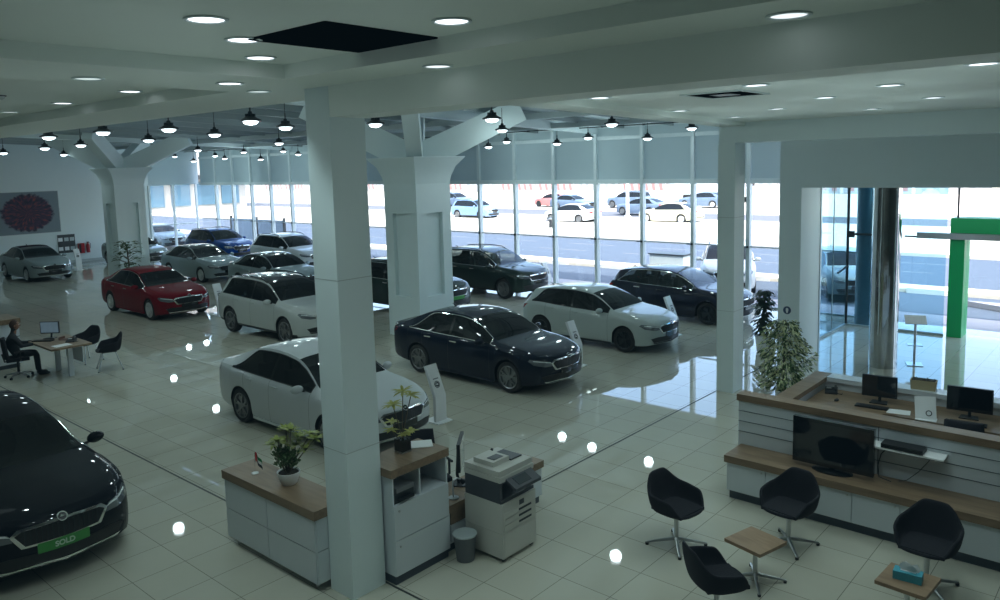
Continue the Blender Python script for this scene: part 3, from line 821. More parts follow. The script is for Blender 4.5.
tv = thing('television', 'large black flat television standing on the oak media bench', 'television', (9.40, 3.0, .59))
MB().ext(-.03, .03, -.47, .47, .05, .62).build('casing', BLACKG, tv, bevel=.01)
MB().ext(-.034, -.03, -.435, .435, .095, .585).build('screen', mat('tv_screen', (.006, .008, .011), .08, coat=.5), tv, smooth=0)
b = MB(); b.lathe([(.24, 0), (.24, .012), (.2, .022), (.03, .03), (.03, .07)], 28)
for v in b.bm.verts: v.co.x *= .55
b.build('stand', BLACKG, tv)
sh = thing('wall_shelf', 'small white floating shelf on the counter panel right of the television', 'shelf', (9.64, 2.2, 0))
MB().ext(-.22, 0, -.38, .38, .985, 1.005).build('board', PAPER, sh, bevel=.003, seg=1)
MB().ext(-.02, 0, -.3, .3, .95, .985).build('wall_bracket', SATIN, sh)
dv = thing('media_player', 'flat black media player box on the small white shelf', 'media player', (9.52, 2.25, 1.005))
MB().ext(-.10, .09, -.22, .22, .006, .055).build('case', BLACK, dv, bevel=.006)
MB().ext(-.102, -.1, -.2, .2, .02, .04).build('front_strip', BLACKG, dv, smooth=0)
for y in (-.18, .18): MB().cyl((0, y, 0), (0, y, .008), .012, n=8).build('foot', RUBBER, dv)
tag(MB().tube([(9.6, 2.42, .98), (9.57, 2.50, .88), (9.56, 2.53, .74), (9.5, 2.50, .62), (9.47, 2.36, .605)], .006, 6).build('cable', BLACK), 'black cable hanging from the white shelf down beside the television', 'cable')
tag(MB().tube([(9.62, 1.98, .98), (9.6, 2.0, .9), (9.59, 2.10, .75), (9.58, 2.22, .62), (9.55, 2.3, .60)], .004, 6).build('cable', BLACK), 'thin black cable slanting from the right end of the white shelf to the bench', 'cable')

def monitor(name, label, loc, rz, w=.5, h=.31, scr=None, zc=.30, base=True, cat='monitor'):
    t = thing(name, label, cat, loc, rz)
    MB().ext(-.02, .02, -w/2, w/2, zc-h/2, zc+h/2).build('casing', BLACK, t, bevel=.006)
    MB().ext(-.0225, -.02, -w/2+.015, w/2-.015, zc-h/2+.02, zc+h/2-.015).build('screen', scr or MATS['tv_screen'], t, smooth=0)
    MB().tube([(.03, 0, zc), (.05, 0, .12), (.03, 0, .012)], .02, 8).build('neck', BLACK, t)
    MB().prism([(-.09, -.12), (.09, -.10), (.09, .10), (-.09, .12)], 0, .014).build('base', BLACK, t, bevel=.004, seg=1)
    return t
monitor('monitor', 'black computer monitor on the reception desk, nearer the leafy tree', (12.05, 3.20, .74), .12, .47, .32, zc=.25)
monitor('monitor', 'black computer monitor behind the dark office chair at the reception desk', (12.05, 2.04, .74), .1, .55, .34, zc=.26)
def keyboard(label, loc, rz):
    t = thing('keyboard', label, 'keyboard', loc, rz)
    MB().ext(-.07, .07, -.22, .22, 0, .018).build('case', BLACK, t, bevel=.005)
    k = MB()
    for r in range(5):
        for c in range(14): k.box((-.05+r*.025, -.195+c*.03, .02), (.02, .025, .006))
    k.build('keys', mat('key_caps', (.03, .03, .033), .5), t, smooth=0)
keyboard('black keyboard in front of the monitor nearer the leafy tree', (11.76, 3.22, .74), .08)
keyboard('black keyboard beside the white brochure holder on the reception desk', (11.75, 2.0, .74), .1)
def desk_phone(label, loc, rz, m=BLACK):
    t = thing('desk_phone', label, 'telephone', loc, rz)
    b = MB(); vs = b.prism([(-.09, 0), (.09, 0), (.09, .07), (-.09, .02)], -.09, .09, Matrix.Rotation(PI/2, 4, 'X')); b.build('body', m, t, bevel=.006)
    MB().tube([(-.06, -.06, .06), (-.03, -.06, .085), (.05, -.06, .105), (.08, -.06, .09)], .018, 8).build('handset', m, t)
    MB().ext(.0, .07, .0, .07, .06, .068).build('display', SATIN, t)
    MB().tube([(-.07, -.06, .05), (-.1, -.1, .02), (-.08, -.15, .01), (-.02, -.16, .01)], .006, 6).build('cord', m, t)
desk_phone('black desk telephone in the corner of the reception desk', (12.15, 3.92, .74), .3)
def lathe_thing(name, label, cat, loc, parts):
    t = thing(name, label, cat, loc)
    for nm, prof, m in parts: MB().lathe(prof, 16).build(nm, m, t)
    return t
t = thing('computer_mouse', 'small black mouse on the reception desk near the side wing', 'mouse', (11.78, 3.72, .74))
b = MB(); bmesh.ops.create_uvsphere(b.bm, u_segments=12, v_segments=8, radius=1, matrix=Matrix.Translation((0, 0, .012)) @ Matrix.Diagonal((.055, .032, .02, 1))); b.build('shell', BLACK, t)
MB().cyl((.02, -.004, .03), (.02, .004, .03), .008, n=8).build('wheel', RUBBER, t)
t = thing('brochure_stand', 'white slanted acrylic brochure holder with a round dark emblem on the reception desk', 'brochure stand', (11.62, 2.48, .74), .12)
Mt = Matrix.Rotation(-.10, 4, 'X') @ Matrix.Rotation(.28, 4, 'Y')
MB().box((0, 0, .16), (.012, .26, .32), M=Mt).build('panel', PAPER, t, bevel=.003, seg=1)
MB().box((.02, 0, .004), (.16, .26, .008)).build('base', PAPER, t)
MB().prism([(.04*math.cos(2*PI*i/18), .04*math.sin(2*PI*i/18)) for i in range(18)], 0, .004, Mt @ Matrix.Translation((-.007, -.04, .09)) @ Matrix.Rotation(-PI/2, 4, 'Y')).build('emblem', BLACK, t)
MB().prism([(.028*math.cos(2*PI*i/18), .028*math.sin(2*PI*i/18)) for i in range(18)], .004, .006, Mt @ Matrix.Translation((-.007, -.04, .09)) @ Matrix.Rotation(-PI/2, 4, 'Y')).build('emblem_field', PAPER, t)
for k, (x, y, r, lab) in enumerate(((11.75, 2.86, .2, 'loose white paper sheets on the reception desk left of the brochure holder'), (11.0, 2.9, -.1, 'white paper lying at the front edge of the reception desk'))):
    tag(MB().box((0, 0, .003), (.21, .30, .006), r).build('paper_stack', PAPER, loc=(x, y, .74)), lab, 'paper')
bx = thing('planter_box', 'small tan planter box with dark soil on the rear counter ledge', 'planter', (12.52, 2.72, .92), .1)
b = MB(); b.box((0, 0, .07), (.16, .32, .14), taper=1.08); b.build('box', mat('tan_card', (.40, .34, .2), .7), bx, bevel=.004)
MB().box((0, 0, .135), (.15, .31, .02)).build('soil', mat('soil', (.03, .022, .015), .95), bx)
b = MB()
for k in range(26): b.leaf((random.uniform(-.05, .05), random.uniform(-.13, .13), .14), (random.uniform(-1, 1), random.uniform(-1, 1), .5), (0, 0, 1), .05, .02)
b.build('sprouts', mat('leaf_dark', (.025, .05, .02), .6, var=.4, scale=20), bx, smooth=0)
t = lathe_thing('drinking_glass', 'clear upright glass on the reception desk at the right monitor', 'glass', (12.2, 1.52, .74), [('tumbler', [(.03, 0), (.034, .12), (.031, .12), (.027, .01)], glass('tumbler_glass', (.8, .85, .86), 1.2))])

# shell armchairs --------------------------------------------------------------
def shell_mesh(name, parent, zs=.44, sc=1.0):
    """bucket seat: seat pan that curls up into arms and a tall back. front = -x"""
    b = MB(); N = 40; rings = []
    def rim(a):
        d = abs(a)                         # 0 = back
        if d < .42: z, r = .37, 1.0
        elif d < 1.05: q = (d-.42)/.63; q = q*q*(3-2*q); z = .37-.165*q; r = 1.0
        elif d < 2.0: q = (d-1.05)/.95; z = .205-.035*q; r = 1.0
        elif d < 2.45: q = (d-2.0)/.45; q = q*q*(3-2*q); z = .17-.17*q; r = 1
        else: z = 0.0; r = 1
        return z
    for i in range(N):
        a = -PI+2*PI*i/N; ca, sa = math.cos(a), math.sin(a)
        rx, ry = (.235 if ca > 0 else .27), .265
        # seat outline (superellipse), back toward +x
        k = 1/((abs(ca)**2.8+abs(sa)**2.8)**(1/2.8))
        ex, ey = rx*ca*k, ry*sa*k; h = rim(a); out = []
        for t in (0.0, .35, .7, .92): out.append(Vector((ex*t, ey*t, zs+.012*t**3-.012*(1-t))))
        lean = .13 if ca > .3 else .05
        for t in (.08, .3, .55, .8, 1.0):
            g = .94+.06*min(1, t*4)
            narrow = 1-.20*max(0, (h*t-.2)/.22) if h > .22 else 1
            out.append(Vector((ex*g+h*t*lean*(1 if ca > -.2 else -.2)*1.2, ey*g*narrow*(1+.12*min(h*t, .2)/.2), zs+.012+h*t)))
        rings.append(out)
    M = len(rings[0]); grid = [[b.bm.verts.new(p) for p in rg] for rg in rings]
    for i in range(N):
        j = (i+1) % N
        for k in range(M-1):
            if k == 0: pass
            b.bm.faces.new([grid[i][k], grid[j][k], grid[j][k+1], grid[i][k+1]])
    bmesh.ops.remove_doubles(b.bm, verts=b.bm.verts[:], dist=1e-4)
    bmesh.ops.recalc_face_normals(b.bm, faces=b.bm.faces[:])
    o = b.build(name, FABRIC, parent, smooth=60)
    md = o.modifiers.new('s', 'SOLIDIFY'); md.thickness = .032; md.offset = 0
    m2 = o.modifiers.new('ss', 'SUBSURF'); m2.levels = 1; m2.render_levels = 2
    dg = bpy.context.evaluated_depsgraph_get(); me = bpy.data.meshes.new_from_object(o.evaluated_get(dg)); o.modifiers.clear(); o.data = me
    return o
def swivel_chair(label, loc, rz, group=None):
    t = thing('shell_armchair', label, 'chair', loc, rz, group)
    shell_mesh('shell', t)
    b = MB(); b.box((-.02, 0, .455), (.42, .42, .035)); b.build('seat_cushion', FABRIC, t, bevel=.016)
    MB().cyl((0, 0, .07), (0, 0, .42), .026, n=14).build('pedestal', SATIN, t)
    MB().lathe([(.07, .405), (.1, .43)], 14).build('seat_plate', DARKM, t)
    for k in range(4):
        a = PI/4+k*PI/2; c = Vector((math.cos(a), math.sin(a), 0))
        b = MB(); b.tube([c*.01+Vector((0, 0, .085)), c*.15+Vector((0, 0, .062)), c*.34+Vector((0, 0, .03))], .02, 8, [.024, .019, .013])
        lg = b.build('leg', SATIN, t)
        MB().cyl(c*.33+Vector((0, 0, 0)), c*.33+Vector((0, 0, .026)), .02, n=10).build('glide', BLACK, lg)
    return t
c1 = swivel_chair('charcoal shell armchair standing alone left of the square oak table', (7.64, 4.14, 0), math.radians(80))
dup(c1, (8.42, 3.15, 0), math.radians(-8), 'charcoal shell armchair between the square oak table and the television')
dup(c1, (8.42, 1.74, 0), math.radians(-2), 'charcoal shell armchair behind the table with the tissue box')
dup(c1, (6.50, 3.10, 0), math.radians(142), 'charcoal shell armchair seen from its back in front of the square oak table')
dup(c1, (6.10, 1.86, 0), math.radians(188), 'charcoal shell armchair mostly cut off by the bottom edge, before the tissue box table')

def side_table(label, loc, rz):
    t = thing('side_table', label, 'table', loc, rz)
    MB().box((0, 0, .432), (.44, .44, .036)).build('table_top', WOOD2, t, bevel=.004, seg=1)
    MB().cyl((0, 0, .06), (0, 0, .414), .024, n=14).build('pedestal', SATIN, t)
    MB().box((0, 0, .405), (.2, .2, .014)).build('top_plate', DARKM, t)
    for k in range(4):
        a = PI/4+k*PI/2; c = Vector((math.cos(a), math.sin(a), 0))
        lg = MB().tube([c*.01+Vector((0, 0, .08)), c*.14+Vector((0, 0, .055)), c*.31+Vector((0, 0, .025))], .02, 8, [.022, .018, .012]).build('leg', SATIN, t)
        MB().cyl(c*.30, c*.30+Vector((0, 0, .022)), .018, n=10).build('glide', BLACK, lg)
    return t
s1 = side_table('small square oak side table with empty top between the armchairs', (7.46, 3.13, 0), math.radians(-14))
dup(s1, (7.60, 1.72, 0), math.radians(-4), 'small square oak side table carrying the blue tissue box')
t = thing('tissue_box', 'turquoise tissue box with a white tissue sticking out, on the side table', 'tissue box', (7.60, 1.72, .45), math.radians(5))
MB().box((0, 0, .04), (.12, .24, .08)).build('carton', mat('tissue_blue', (.06, .36, .47), .5, var=.15, scale=40), t, bevel=.003, seg=1)
MB().box((0, 0, .081), (.035, .13, .003)).build('opening', PAPER, t)
b = MB()
for k in range(5): b.leaf((0, -.05+.02*k, .08), (random.uniform(-.4, .4), random.uniform(-.5, .5), 1), (1, 0, 0), .085, .09, .0, 3)
b.build('tissue', PAPER, t)

# left service pod -------------------------------------------------------------
dk = thing('low_cabinet', 'low white cabinet with oak top and two panel rows, left of the near column', 'cabinet', (4.64, 7.43, 0))
MB().ext(-.20, .20, -.89, .88, .09, .80).build('carcass', WHITEL, dk, smooth=0)
MB().ext(-.23, .23, -.92, .91, .80, .90).build('oak_top', WOODT, dk, bevel=.004, seg=1)
for z0, z1 in ((.095, .44), (.45, .795)):
    for y0, y1 in ((-.888, -.008), (.004, .878)): MB().ext(-.216, -.2, y0, y1, z0, z1).build('door', WHITEL, dk, bevel=.003, seg=1)
    MB().ext(-.2, .19, -.905, -.89, z0, z1).build('end_panel', WHITEL, dk, bevel=.003, seg=1)
for y in (-.78, .78):
    for x in (-.13, .13): MB().cyl((x, y, 0), (x, y, .09), .022, n=10).build('foot', SATIN, dk)
tc = thing('tall_cabinet', 'waist-high white cabinet with open shelf and oak top right of the near column', 'cabinet', (5.435, 6.225, 0))
MB().ext(-.39, .39, -.21, .22, 0, .10).build('plinth', GREYL, tc, smooth=0)
MB().ext(-.40, .40, -.22, .23, .10, .88).build('carcass', WHITEL, tc, smooth=0)
MB().ext(-.43, .41, -.25, .25, 1.19, 1.28).build('oak_top', WOODT, tc, bevel=.004, seg=1)
for x0, x1 in ((-.40, -.38), (-.02, 0), (.38, .40)): MB().ext(x0, x1, -.22, .23, .88, 1.19).build('side_board', WHITEL, tc, smooth=0)
MB().ext(0, .38, .21, .23, .88, 1.19).build('back_board', WHITEL, tc, smooth=0)
MB().ext(-.38, 0, .17, .18, .88, .97).build('back_rail', WHITEL, tc, smooth=0)
for z0, z1 in ((.105, .485), (.495, .875)):
    d = MB().ext(-.398, .398, -.236, -.22, z0, z1).build('drawer', WHITEL, tc, bevel=.003, seg=1)
    MB().cyl((-.33, -.246, z1-.07), (-.33, -.234, z1-.07), .012, n=10).build('lock', SATIN, d)
pr = thing('small_printer', 'small dark printer tucked in the open shelf of the tall cabinet', 'printer', (5.21, 6.17, .88))
MB().box((0, 0, .06), (.28, .30, .12)).build('body', DARKM, pr, bevel=.012)
MB().box((0, -.06, .145), (.24, .22, .05)).build('scanner_lid', mat('printer_grey', (.16, .17, .18), .5), pr, bevel=.008)
MB().box((0, -.17, .04), (.2, .06, .012)).build('paper_tray', BLACK, pr)
ld = thing('low_desk', 'low desk with oak top and white end panel behind the photocopier', 'desk', (6.73, 6.27, 0))
MB().ext(-.87, .88, -.24, .24, .48, .57).build('oak_top', WOODT, ld, bevel=.004, seg=1)
MB().ext(-.86, .865, -.21, .22, .10, .48).build('carcass', WHITEL, ld, smooth=0)
MB().ext(-.84, .84, -.18, .2, 0, .10).build('plinth', GREYL, ld, smooth=0)
MB().ext(-.82, -.2, -.225, -.21, .33, .47).build('drawer', WOODT, ld, bevel=.003, seg=1)
MB().ext(-.82, -.2, -.225, -.21, .12, .32).build('door', WHITEL, ld, bevel=.003, seg=1)
monitor('monitor', 'black monitor seen edge-on beside the tall cabinet, on the low desk', (6.42, 6.36, .57), math.radians(128), .48, .34, zc=.40)
t = thing('desk_lamp_arm', 'bent silver gooseneck with black cable on the low desk behind the copier', 'desk lamp', (6.06, 6.14, .57))
MB().lathe([(.06, 0), (.06, .015), (.01, .02)], 14).build('base', SATIN, t)
MB().tube([(0, 0, .01), (0, .01, .12), (.02, .02, .2), (.07, .01, .22), (.12, 0, .19)], .01, 8).build('arm', SATIN, t)
MB().cyl((.12, 0, .19), (.16, -.01, .15), .015, .035, 12).build('shade', BLACK, t)
tag(MB().box((0, 0, .004), (.22, .30, .008), .9).build('paper_stack', PAPER, loc=(5.71, 6.31, 1.28)), 'white papers lying on the oak top of the tall cabinet', 'paper')

# photocopier ------------------------------------------------------------------
cp = thing('photocopier', 'large beige photocopier on castors with dark middle bay, in front of the low desk', 'photocopier', (6.37, 5.69, 0))
CPB = mat('copier_beige', (.50, .50, .46), .5, var=.02); CPD = mat('copier_dark', (.045, .05, .06), .45)
MB().ext(-.29, .29, -.28, .29, .05, .335).build('paper_cabinet', CPB, cp, bevel=.008)
MB().ext(-.29, .29, -.28, .29, .34, .68).build('main_body', CPB, cp, bevel=.008)
for z in (.40, .47, .54):
    d = MB().ext(-.27, .27, -.288, -.278, z-.03, z+.03).build('paper_drawer', CPB, cp, bevel=.003, seg=1)
    MB().ext(-.02, .2, -.291, -.287, z-.012, z+.012).build('grip', DARKM, d, smooth=0)
MB().ext(-.27, .27, -.285, -.279, .07, .32).build('cabinet_door', CPB, cp, bevel=.003, seg=1)
MB().ext(.0, .08, -.284, -.279, .585, .64).build('maker_mark', CPD, cp, smooth=0)
MB().ext(-.285, .285, .02, .28, .68, .92).build('output_bay', CPD, cp)
MB().ext(-.285, .285, -.26, .02, .68, .72).build('output_tray', CPD, cp, bevel=.006)
MB().ext(-.285, -.24, -.24, .02, .72, .92).build('bay_side', CPD, cp)
MB().ext(-.29, .29, -.26, .29, .92, .98).build('scanner_bed', CPB, cp, bevel=.008)
b = MB(); b.ext(-.285, .285, -.24, .285, .985, 1.045); ad = b.build('document_feeder', CPB, cp, bevel=.015)
MB().ext(-.22, .05, -.10, .2, 1.045, 1.10).build('feeder_hood', CPB, ad, bevel=.015)
MB().ext(.06, .25, -.12, .16, 1.045, 1.06).build('feeder_tray', DARKM, ad)
MB().ext(-.16, .0, -.06, .05, 1.10, 1.105).build('feeder_slot', CPD, ad, smooth=0)
b = MB(); b.box((.02, -.33, .89), (.44, .16, .035), M=Matrix.Translation((0, 0, 0))); 
for v in b.bm.verts: v.co.z += (v.co.y+.33)*.5
pn = b.build('control_panel', CPD, cp, bevel=.006)
b = MB(); b.box((.0, -.33, .910), (.22, .10, .004))
for v in b.bm.verts: v.co.z += (v.co.y+.33)*.5
b.build('touch_screen', mat('dim_screen', (.02, .03, .035), .2), pn, smooth=0)
MB().box((.272, -.2, .76), (.03, .10, .12)).build('side_badge', PAPER, cp, bevel=.01)
for sx in (-.24, .24):
    for sy in (-.23, .23): MB().cyl((sx-.015, sy, .027), (sx+.015, sy, .027), .027, n=12).build('castor', BLACK, cp)
MB().lathe([(.016, 1.04), (.018, 1.06), (.004, 1.07)], 10, (.14, .24, .015)).build('knob', BLACK, cp)
bn = thing('waste_bin', 'grey mesh waste bin between the tall cabinet and the photocopier', 'bin', (5.90, 5.82, 0))
MB().lathe([(.095, 0), (.10, .004), (.128, .28), (.132, .30), (.124, .30), (.12, .28), (.095, .012), (.001, .012)], 26).build('bucket', mat('mesh_grey', (.12, .13, .14), .5, .3), bn)
MB().lathe([(.128, .29), (.137, .295), (.137, .31), (.126, .31)], 26).build('rim', STEEL, bn)

# table flag -------------------------------------------------------------------
def table_flag(label, loc, rz):
    t = thing('table_flag', label, 'flag', loc, rz)
    MB().lathe([(.04, 0), (.04, .01), (.012, .018), (.004, .02)], 14).build('base', PAPER, t)
    MB().cyl((0, 0, .015), (.012, 0, .27), .0035, n=8).build('pole', CHROME, t)
    def cloth(nm, x0, x1, z0, z1, m):
        b = MB(); n = 6; g = []
        for i in range(n+1):
            x = x0+(x1-x0)*i/n; dx = x*.55; w = .012*math.sin(x*60)
            g.append([b.bm.verts.new((.012+dx, w, z-x*.75)) for z in (z0, z1)])
        for i in range(n): b.bm.faces.new([g[i][0], g[i+1][0], g[i+1][1], g[i][1]])
        b.build(nm, m, t)
    fr, fg, fw_, fk = mat('flag_red', (.5, .02, .025), .7), mat('flag_green', (.02, .2, .06), .7), mat('flag_white', (.75, .76, .75), .7), mat('flag_black', (.01, .01, .01), .7)
    cloth('red_band', 0, .035, .155, .265, fr)
    cloth('green_stripe', .035, .15, .228, .265, fg); cloth('white_stripe', .035, .15, .192, .228, fw_); cloth('black_stripe', .035, .15, .155, .192, fk)
    return t
fl1 = table_flag('small red, green, white and black table flag on the low white cabinet', (4.60, 7.92, .90), math.radians(-60))

# plants -----------------------------------------------------------------------
LEAFG = mat('leaf_green', (.05, .10, .03), .5, var=.5, scale=18)
LEAFY = mat('leaf_yellow', (.20, .24, .04), .5, var=.35, scale=14)
LEAFY2 = mat('leaf_gold', (.32, .32, .05), .5, var=.35, scale=14)
LEAFV = mat('leaf_variegated', (.50, .54, .30), .55, var=.5, scale=25)
LEAFD = mat('leaf_deep', (.012, .03, .018), .5, var=.5, scale=18)
STEM = mat('plant_stem', (.09, .07, .04), .8)
SOIL = MATS['soil']
def rosette(b, c, L, w, n=11, upk=.5):
    for k in range(n):
        a = 2*PI*k/n+random.uniform(-.2, .2); b.leaf(c, (math.cos(a), math.sin(a), random.uniform(.1, 1.1)*upk), (0, 0, 1), L*random.uniform(.8, 1.1), w, .25)
def bushy(b, c, r, n, L, w):
    for k in range(n):
        v = Vector((random.gauss(0, 1), random.gauss(0, 1), random.gauss(0, .8))); v = v.normalized()*r*random.uniform(.4, 1)
        b.leaf(Vector(c)+v, v+Vector((0, 0, .1)), (random.uniform(-1, 1), .3, 1), L, w, .3, 2)
p = thing('potted_croton', 'green and yellow potted plant in a white bowl on the low white cabinet', 'plant', (4.68, 7.35, .90))
MB().lathe([(.075, 0), (.09, .015), (.12, .10), (.13, .145), (.124, .145), (.11, .13)], 28).build('pot', PAPER, p)
MB().lathe([(.001, .13), (.112, .132), (.114, .125)], 20).build('soil', SOIL, p)
b = MB(); b2 = MB(); b3 = MB()
for k in range(11):
    a = random.uniform(0, 2*PI); r = random.uniform(.03, .10); h = random.uniform(.22, .34)
    c0 = (r*.5*math.cos(a), r*.5*math.sin(a), .13); c1 = (r*1.6*math.cos(a), r*1.6*math.sin(a), h)
    b.tube([c0, ((c0[0]+c1[0])/2, (c0[1]+c1[1])/2, h*.7), c1], .006, 5); bushy(b2, c1, .08, 34, .06, .03)
# tall stems end in yellow rosettes; the cluster leans away from the column
for (dx, dy, h) in ((.04, .34, .36), (.14, .22, .54), (.22, .12, .44), (.10, .06, .57), (.34, .04, .47), (.08, .16, .41), (.22, -.02, .33), (.30, -.10, .45), (.16, .08, .37), (-.04, .12, .47)):
    b.tube([(0, 0, .13), (dx*.4, dy*.4, h*.6), (dx, dy, h)], .006, 5); rosette(b3, (dx, dy, h), .14, .036, 20, .9)
b.build('stems', STEM, p); b2.build('foliage', LEAFG, p, smooth=0); b3.build('yellow_rosettes', LEAFY, p, smooth=0)
p = thing('potted_croton', 'tall thin plant with yellow leaf rosettes in a black pot on the tall cabinet', 'plant', (5.46, 6.30, 1.28))
b = MB(); b.box((0, 0, .075), (.13, .13, .15)); b.build('pot', BLACKG, p, bevel=.006)
MB().box((0, 0, .008), (.135, .135, .016)).build('pot_foot', SATIN, p)
b = MB(); b3 = MB()
for (dx, dy, h, q) in ((-.12, -.0, .56, .12), (.06, .03, .66, .14), (.15, .0, .60, .13), (-.14, .02, .28, .09), (.07, -.05, .22, .09), (-.0, -.03, .20, .08), (-.05, .1, .33, .09)):
    b.tube([(0, 0, .14), (dx*.3, dy*.3, h*.5), (dx, dy, h)], .005, 5); rosette(b3, (dx, dy, h), q*1.15, .036, 13)
b.build('stems', STEM, p); b3.build('yellow_rosettes', LEAFY2, p, smooth=0)
p = thing('weeping_fig', 'cone-shaped weeping fig with pale variegated leaves behind the reception counter', 'plant', (13.5, 5.18, 0))
MB().lathe([(.13, 0), (.15, .22), (.16, .24), (.14, .24), (.13, .2)], 24).build('pot', PAPER, p)
MB().lathe([(.001, .2), (.13, .205)], 16).build('soil', SOIL, p)
b = MB(); b.tube([(0, 0, .2), (.02, .01, .7), (-.01, 0, 1.1), (0, .02, 1.42)], .02, 7, [.024, .02, .014, .006])
b2 = MB(); b3 = MB()
for k in range(2500):
    z = .30+1.2*random.random()**1.1; R_ = .47*math.sqrt(max(.02, 1-((z-.72)/.84)**2)); a = random.uniform(0, 2*PI); r = R_*math.sqrt(random.uniform(.2, 1))*(.82+.25*math.sin(3*a+6*z)+.12*math.sin(7*a-9*z))
    c = (r*math.cos(a), r*math.sin(a), z)
    (b2 if random.random() < .42 else b3).leaf(c, (math.cos(a), math.sin(a), random.uniform(-.9, .3)), (random.uniform(-1, 1), random.uniform(-1, 1), 1), .075, .034, .3, 2)
    if k % 40 == 0: b.tube([(0, 0, z*.9), (c[0]*.6, c[1]*.6, z), c], .005, 4)
b.build('trunk', STEM, p); b2.build('foliage', LEAFG, p, smooth=0); b3.build('pale_foliage', LEAFV, p, smooth=0)
p = thing('climbing_pothos', 'dark climbing pothos on a pole in a white pot beside the entrance pier', 'plant', (16.95, 6.98, 0))
MB().lathe([(.15, 0), (.19, .34), (.2, .36), (.18, .36)], 22).build('pot', PAPER, p)
MB().lathe([(.001, .33), (.18, .33)], 14).build('soil', SOIL, p)
MB().cyl((0, 0, .3), (0, 0, 1.35), .03, n=8).build('moss_pole', STEM, p)
b = MB()
for k in range(330):
    z = .42+1.0*random.random(); a = random.uniform(0, 2*PI); r = random.uniform(.04, .20)*(1.25 if z < .8 else .9)
    b.leaf((r*math.cos(a), r*math.sin(a), z), (math.cos(a), math.sin(a), -.4), (0, 0, 1), .12, .085, .3, 2)
b.build('foliage', LEAFD, p, smooth=0)
p = thing('rubber_plant', 'thin green potted tree in front of the far left tree column', 'plant', (14.6, 33.9, 0))
MB().lathe([(.2, 0), (.25, .4), (.23, .4)], 20).build('pot', DARKM, p)
MB().lathe([(.001, .37), (.235, .37)], 14).build('soil', SOIL, p)
b = MB(); b.tube([(0, 0, .35), (.03, 0, .9), (0, 0, 1.7)], .025, 7)
b2 = MB()
for k in range(110):
    z = .85+1.0*random.random(); a = random.uniform(0, 2*PI); r = random.uniform(.1, .5)*(1.2-.4*abs(z-1.3))
    b2.leaf((r*math.cos(a)*.7, r*math.sin(a)*.7, z), (math.cos(a), math.sin(a), .25), (0, 0, 1), .30, .14, .4, 3)
    if k % 4 == 0: b.tube([(0, 0, z-.15), (r*math.cos(a)*.7, r*math.sin(a)*.7, z)], .01, 5)
b.build('trunk', STEM, p); b2.build('foliage', LEAFG, p, smooth=0)
p.location = (12.75, 30.1, 0)
# ------------------------------------------------------------------ left sales desk
cb = thing('sales_cabinet', 'white cabinet with oak top at the left edge behind the seated person', 'cabinet', (5.52, 20.45, 0))
MB().ext(-1.1, .40, -.38, .45, .1, 1.03).build('carcass', WHITEL, cb, smooth=0)
MB().ext(-1.12, .43, -.42, .48, 1.04, 1.15).build('oak_top', WOODT, cb, bevel=.004, seg=1)
MB().ext(-1.0, .36, -.34, .42, 0, .1).build('plinth', GREYL, cb, smooth=0)
MB().ext(-1.1, .40, -.39, -.38, .72, .735).build('panel_joint', GREYL, cb, smooth=0)
dup(fl1, (5.60, 20.4, 1.15), math.radians(-150), 'small dark table flag on the oak-topped cabinet at the left edge')
wd = thing('sales_desk', 'white-legged sales desk with oak top and computer at the left edge', 'desk', (6.2, 18.5, 0))
MB().ext(-.40, .42, -.72, .75, .70, .74).build('desk_top', WOODT, wd, bevel=.004, seg=1)
for y in (-.30, .45): MB().box((.10, y, .35), (.10, .07, .70)).build('leg', WHITEL, wd)
MB().ext(.36, .38, -.3, .70, .25, .68).build('modesty_panel', WHITEL, wd, smooth=0)
MB().ext(.06, .14, -.26, .41, .62, .68).build('cable_panel', WHITEL, wd, smooth=0)
SCR = mat('lit_screen', (.18, .24, .30), .25, var=.25, scale=9, emit=(.35, .52, .66), estr=.16)
monitor('monitor', 'lit computer monitor with pale blue screen on the sales desk', (6.24, 19.08, .74), math.radians(42), .42, .27, SCR, zc=.25)
keyboard('black keyboard on the sales desk before the lit monitor', (6.02, 18.9, .74), math.radians(40))
desk_phone('black desk telephone on the near corner of the sales desk', (6.38, 18.28, .74), math.radians(50))
tag(MB().box((0, 0, .003), (.34, .24, .006), .1).build('paper_stack', PAPER, loc=(6.1, 18.05, .74)), 'white sheets lying on the near end of the sales desk', 'paper')
t = thing('file_tray', 'small reddish-brown document tray behind the telephone on the sales desk', 'tray', (6.42, 18.62, .74), .6)
MB().box((0, 0, .006), (.2, .26, .012)).build('tray_base', mat('tray_brown', (.12, .05, .03), .6), t)
for y in (-.13, .13): MB().box((0, y, .03), (.2, .01, .06)).build('tray_side', MATS['tray_brown'], t)

def leg_chair(label, loc, rz):
    t = thing('shell_armchair', label, 'chair', loc, rz)
    shell_mesh('shell', t)
    for sx in (-1, 1):
        for sy in (-1, 1):
            lg = MB().tube([(sx*.12, sy*.12, .42), (sx*.19, sy*.19, .2), (sx*.25, sy*.24, .012)], .011, 7).build('leg', SATIN, t)
            MB().cyl((sx*.25, sy*.24, 0), (sx*.25, sy*.24, .016), .015, n=8).build('glide', BLACK, lg)
    MB().box((0, 0, .415), (.3, .3, .02)).build('seat_plate', DARKM, t)
    return t
lc = leg_chair('black shell armchair on four thin metal legs before the sales desk', (7.08, 18.1, 0), math.radians(-18))
dup(lc, (7.05, 19.3, 0), math.radians(18), 'black shell armchair behind another at the far end of the sales desk')

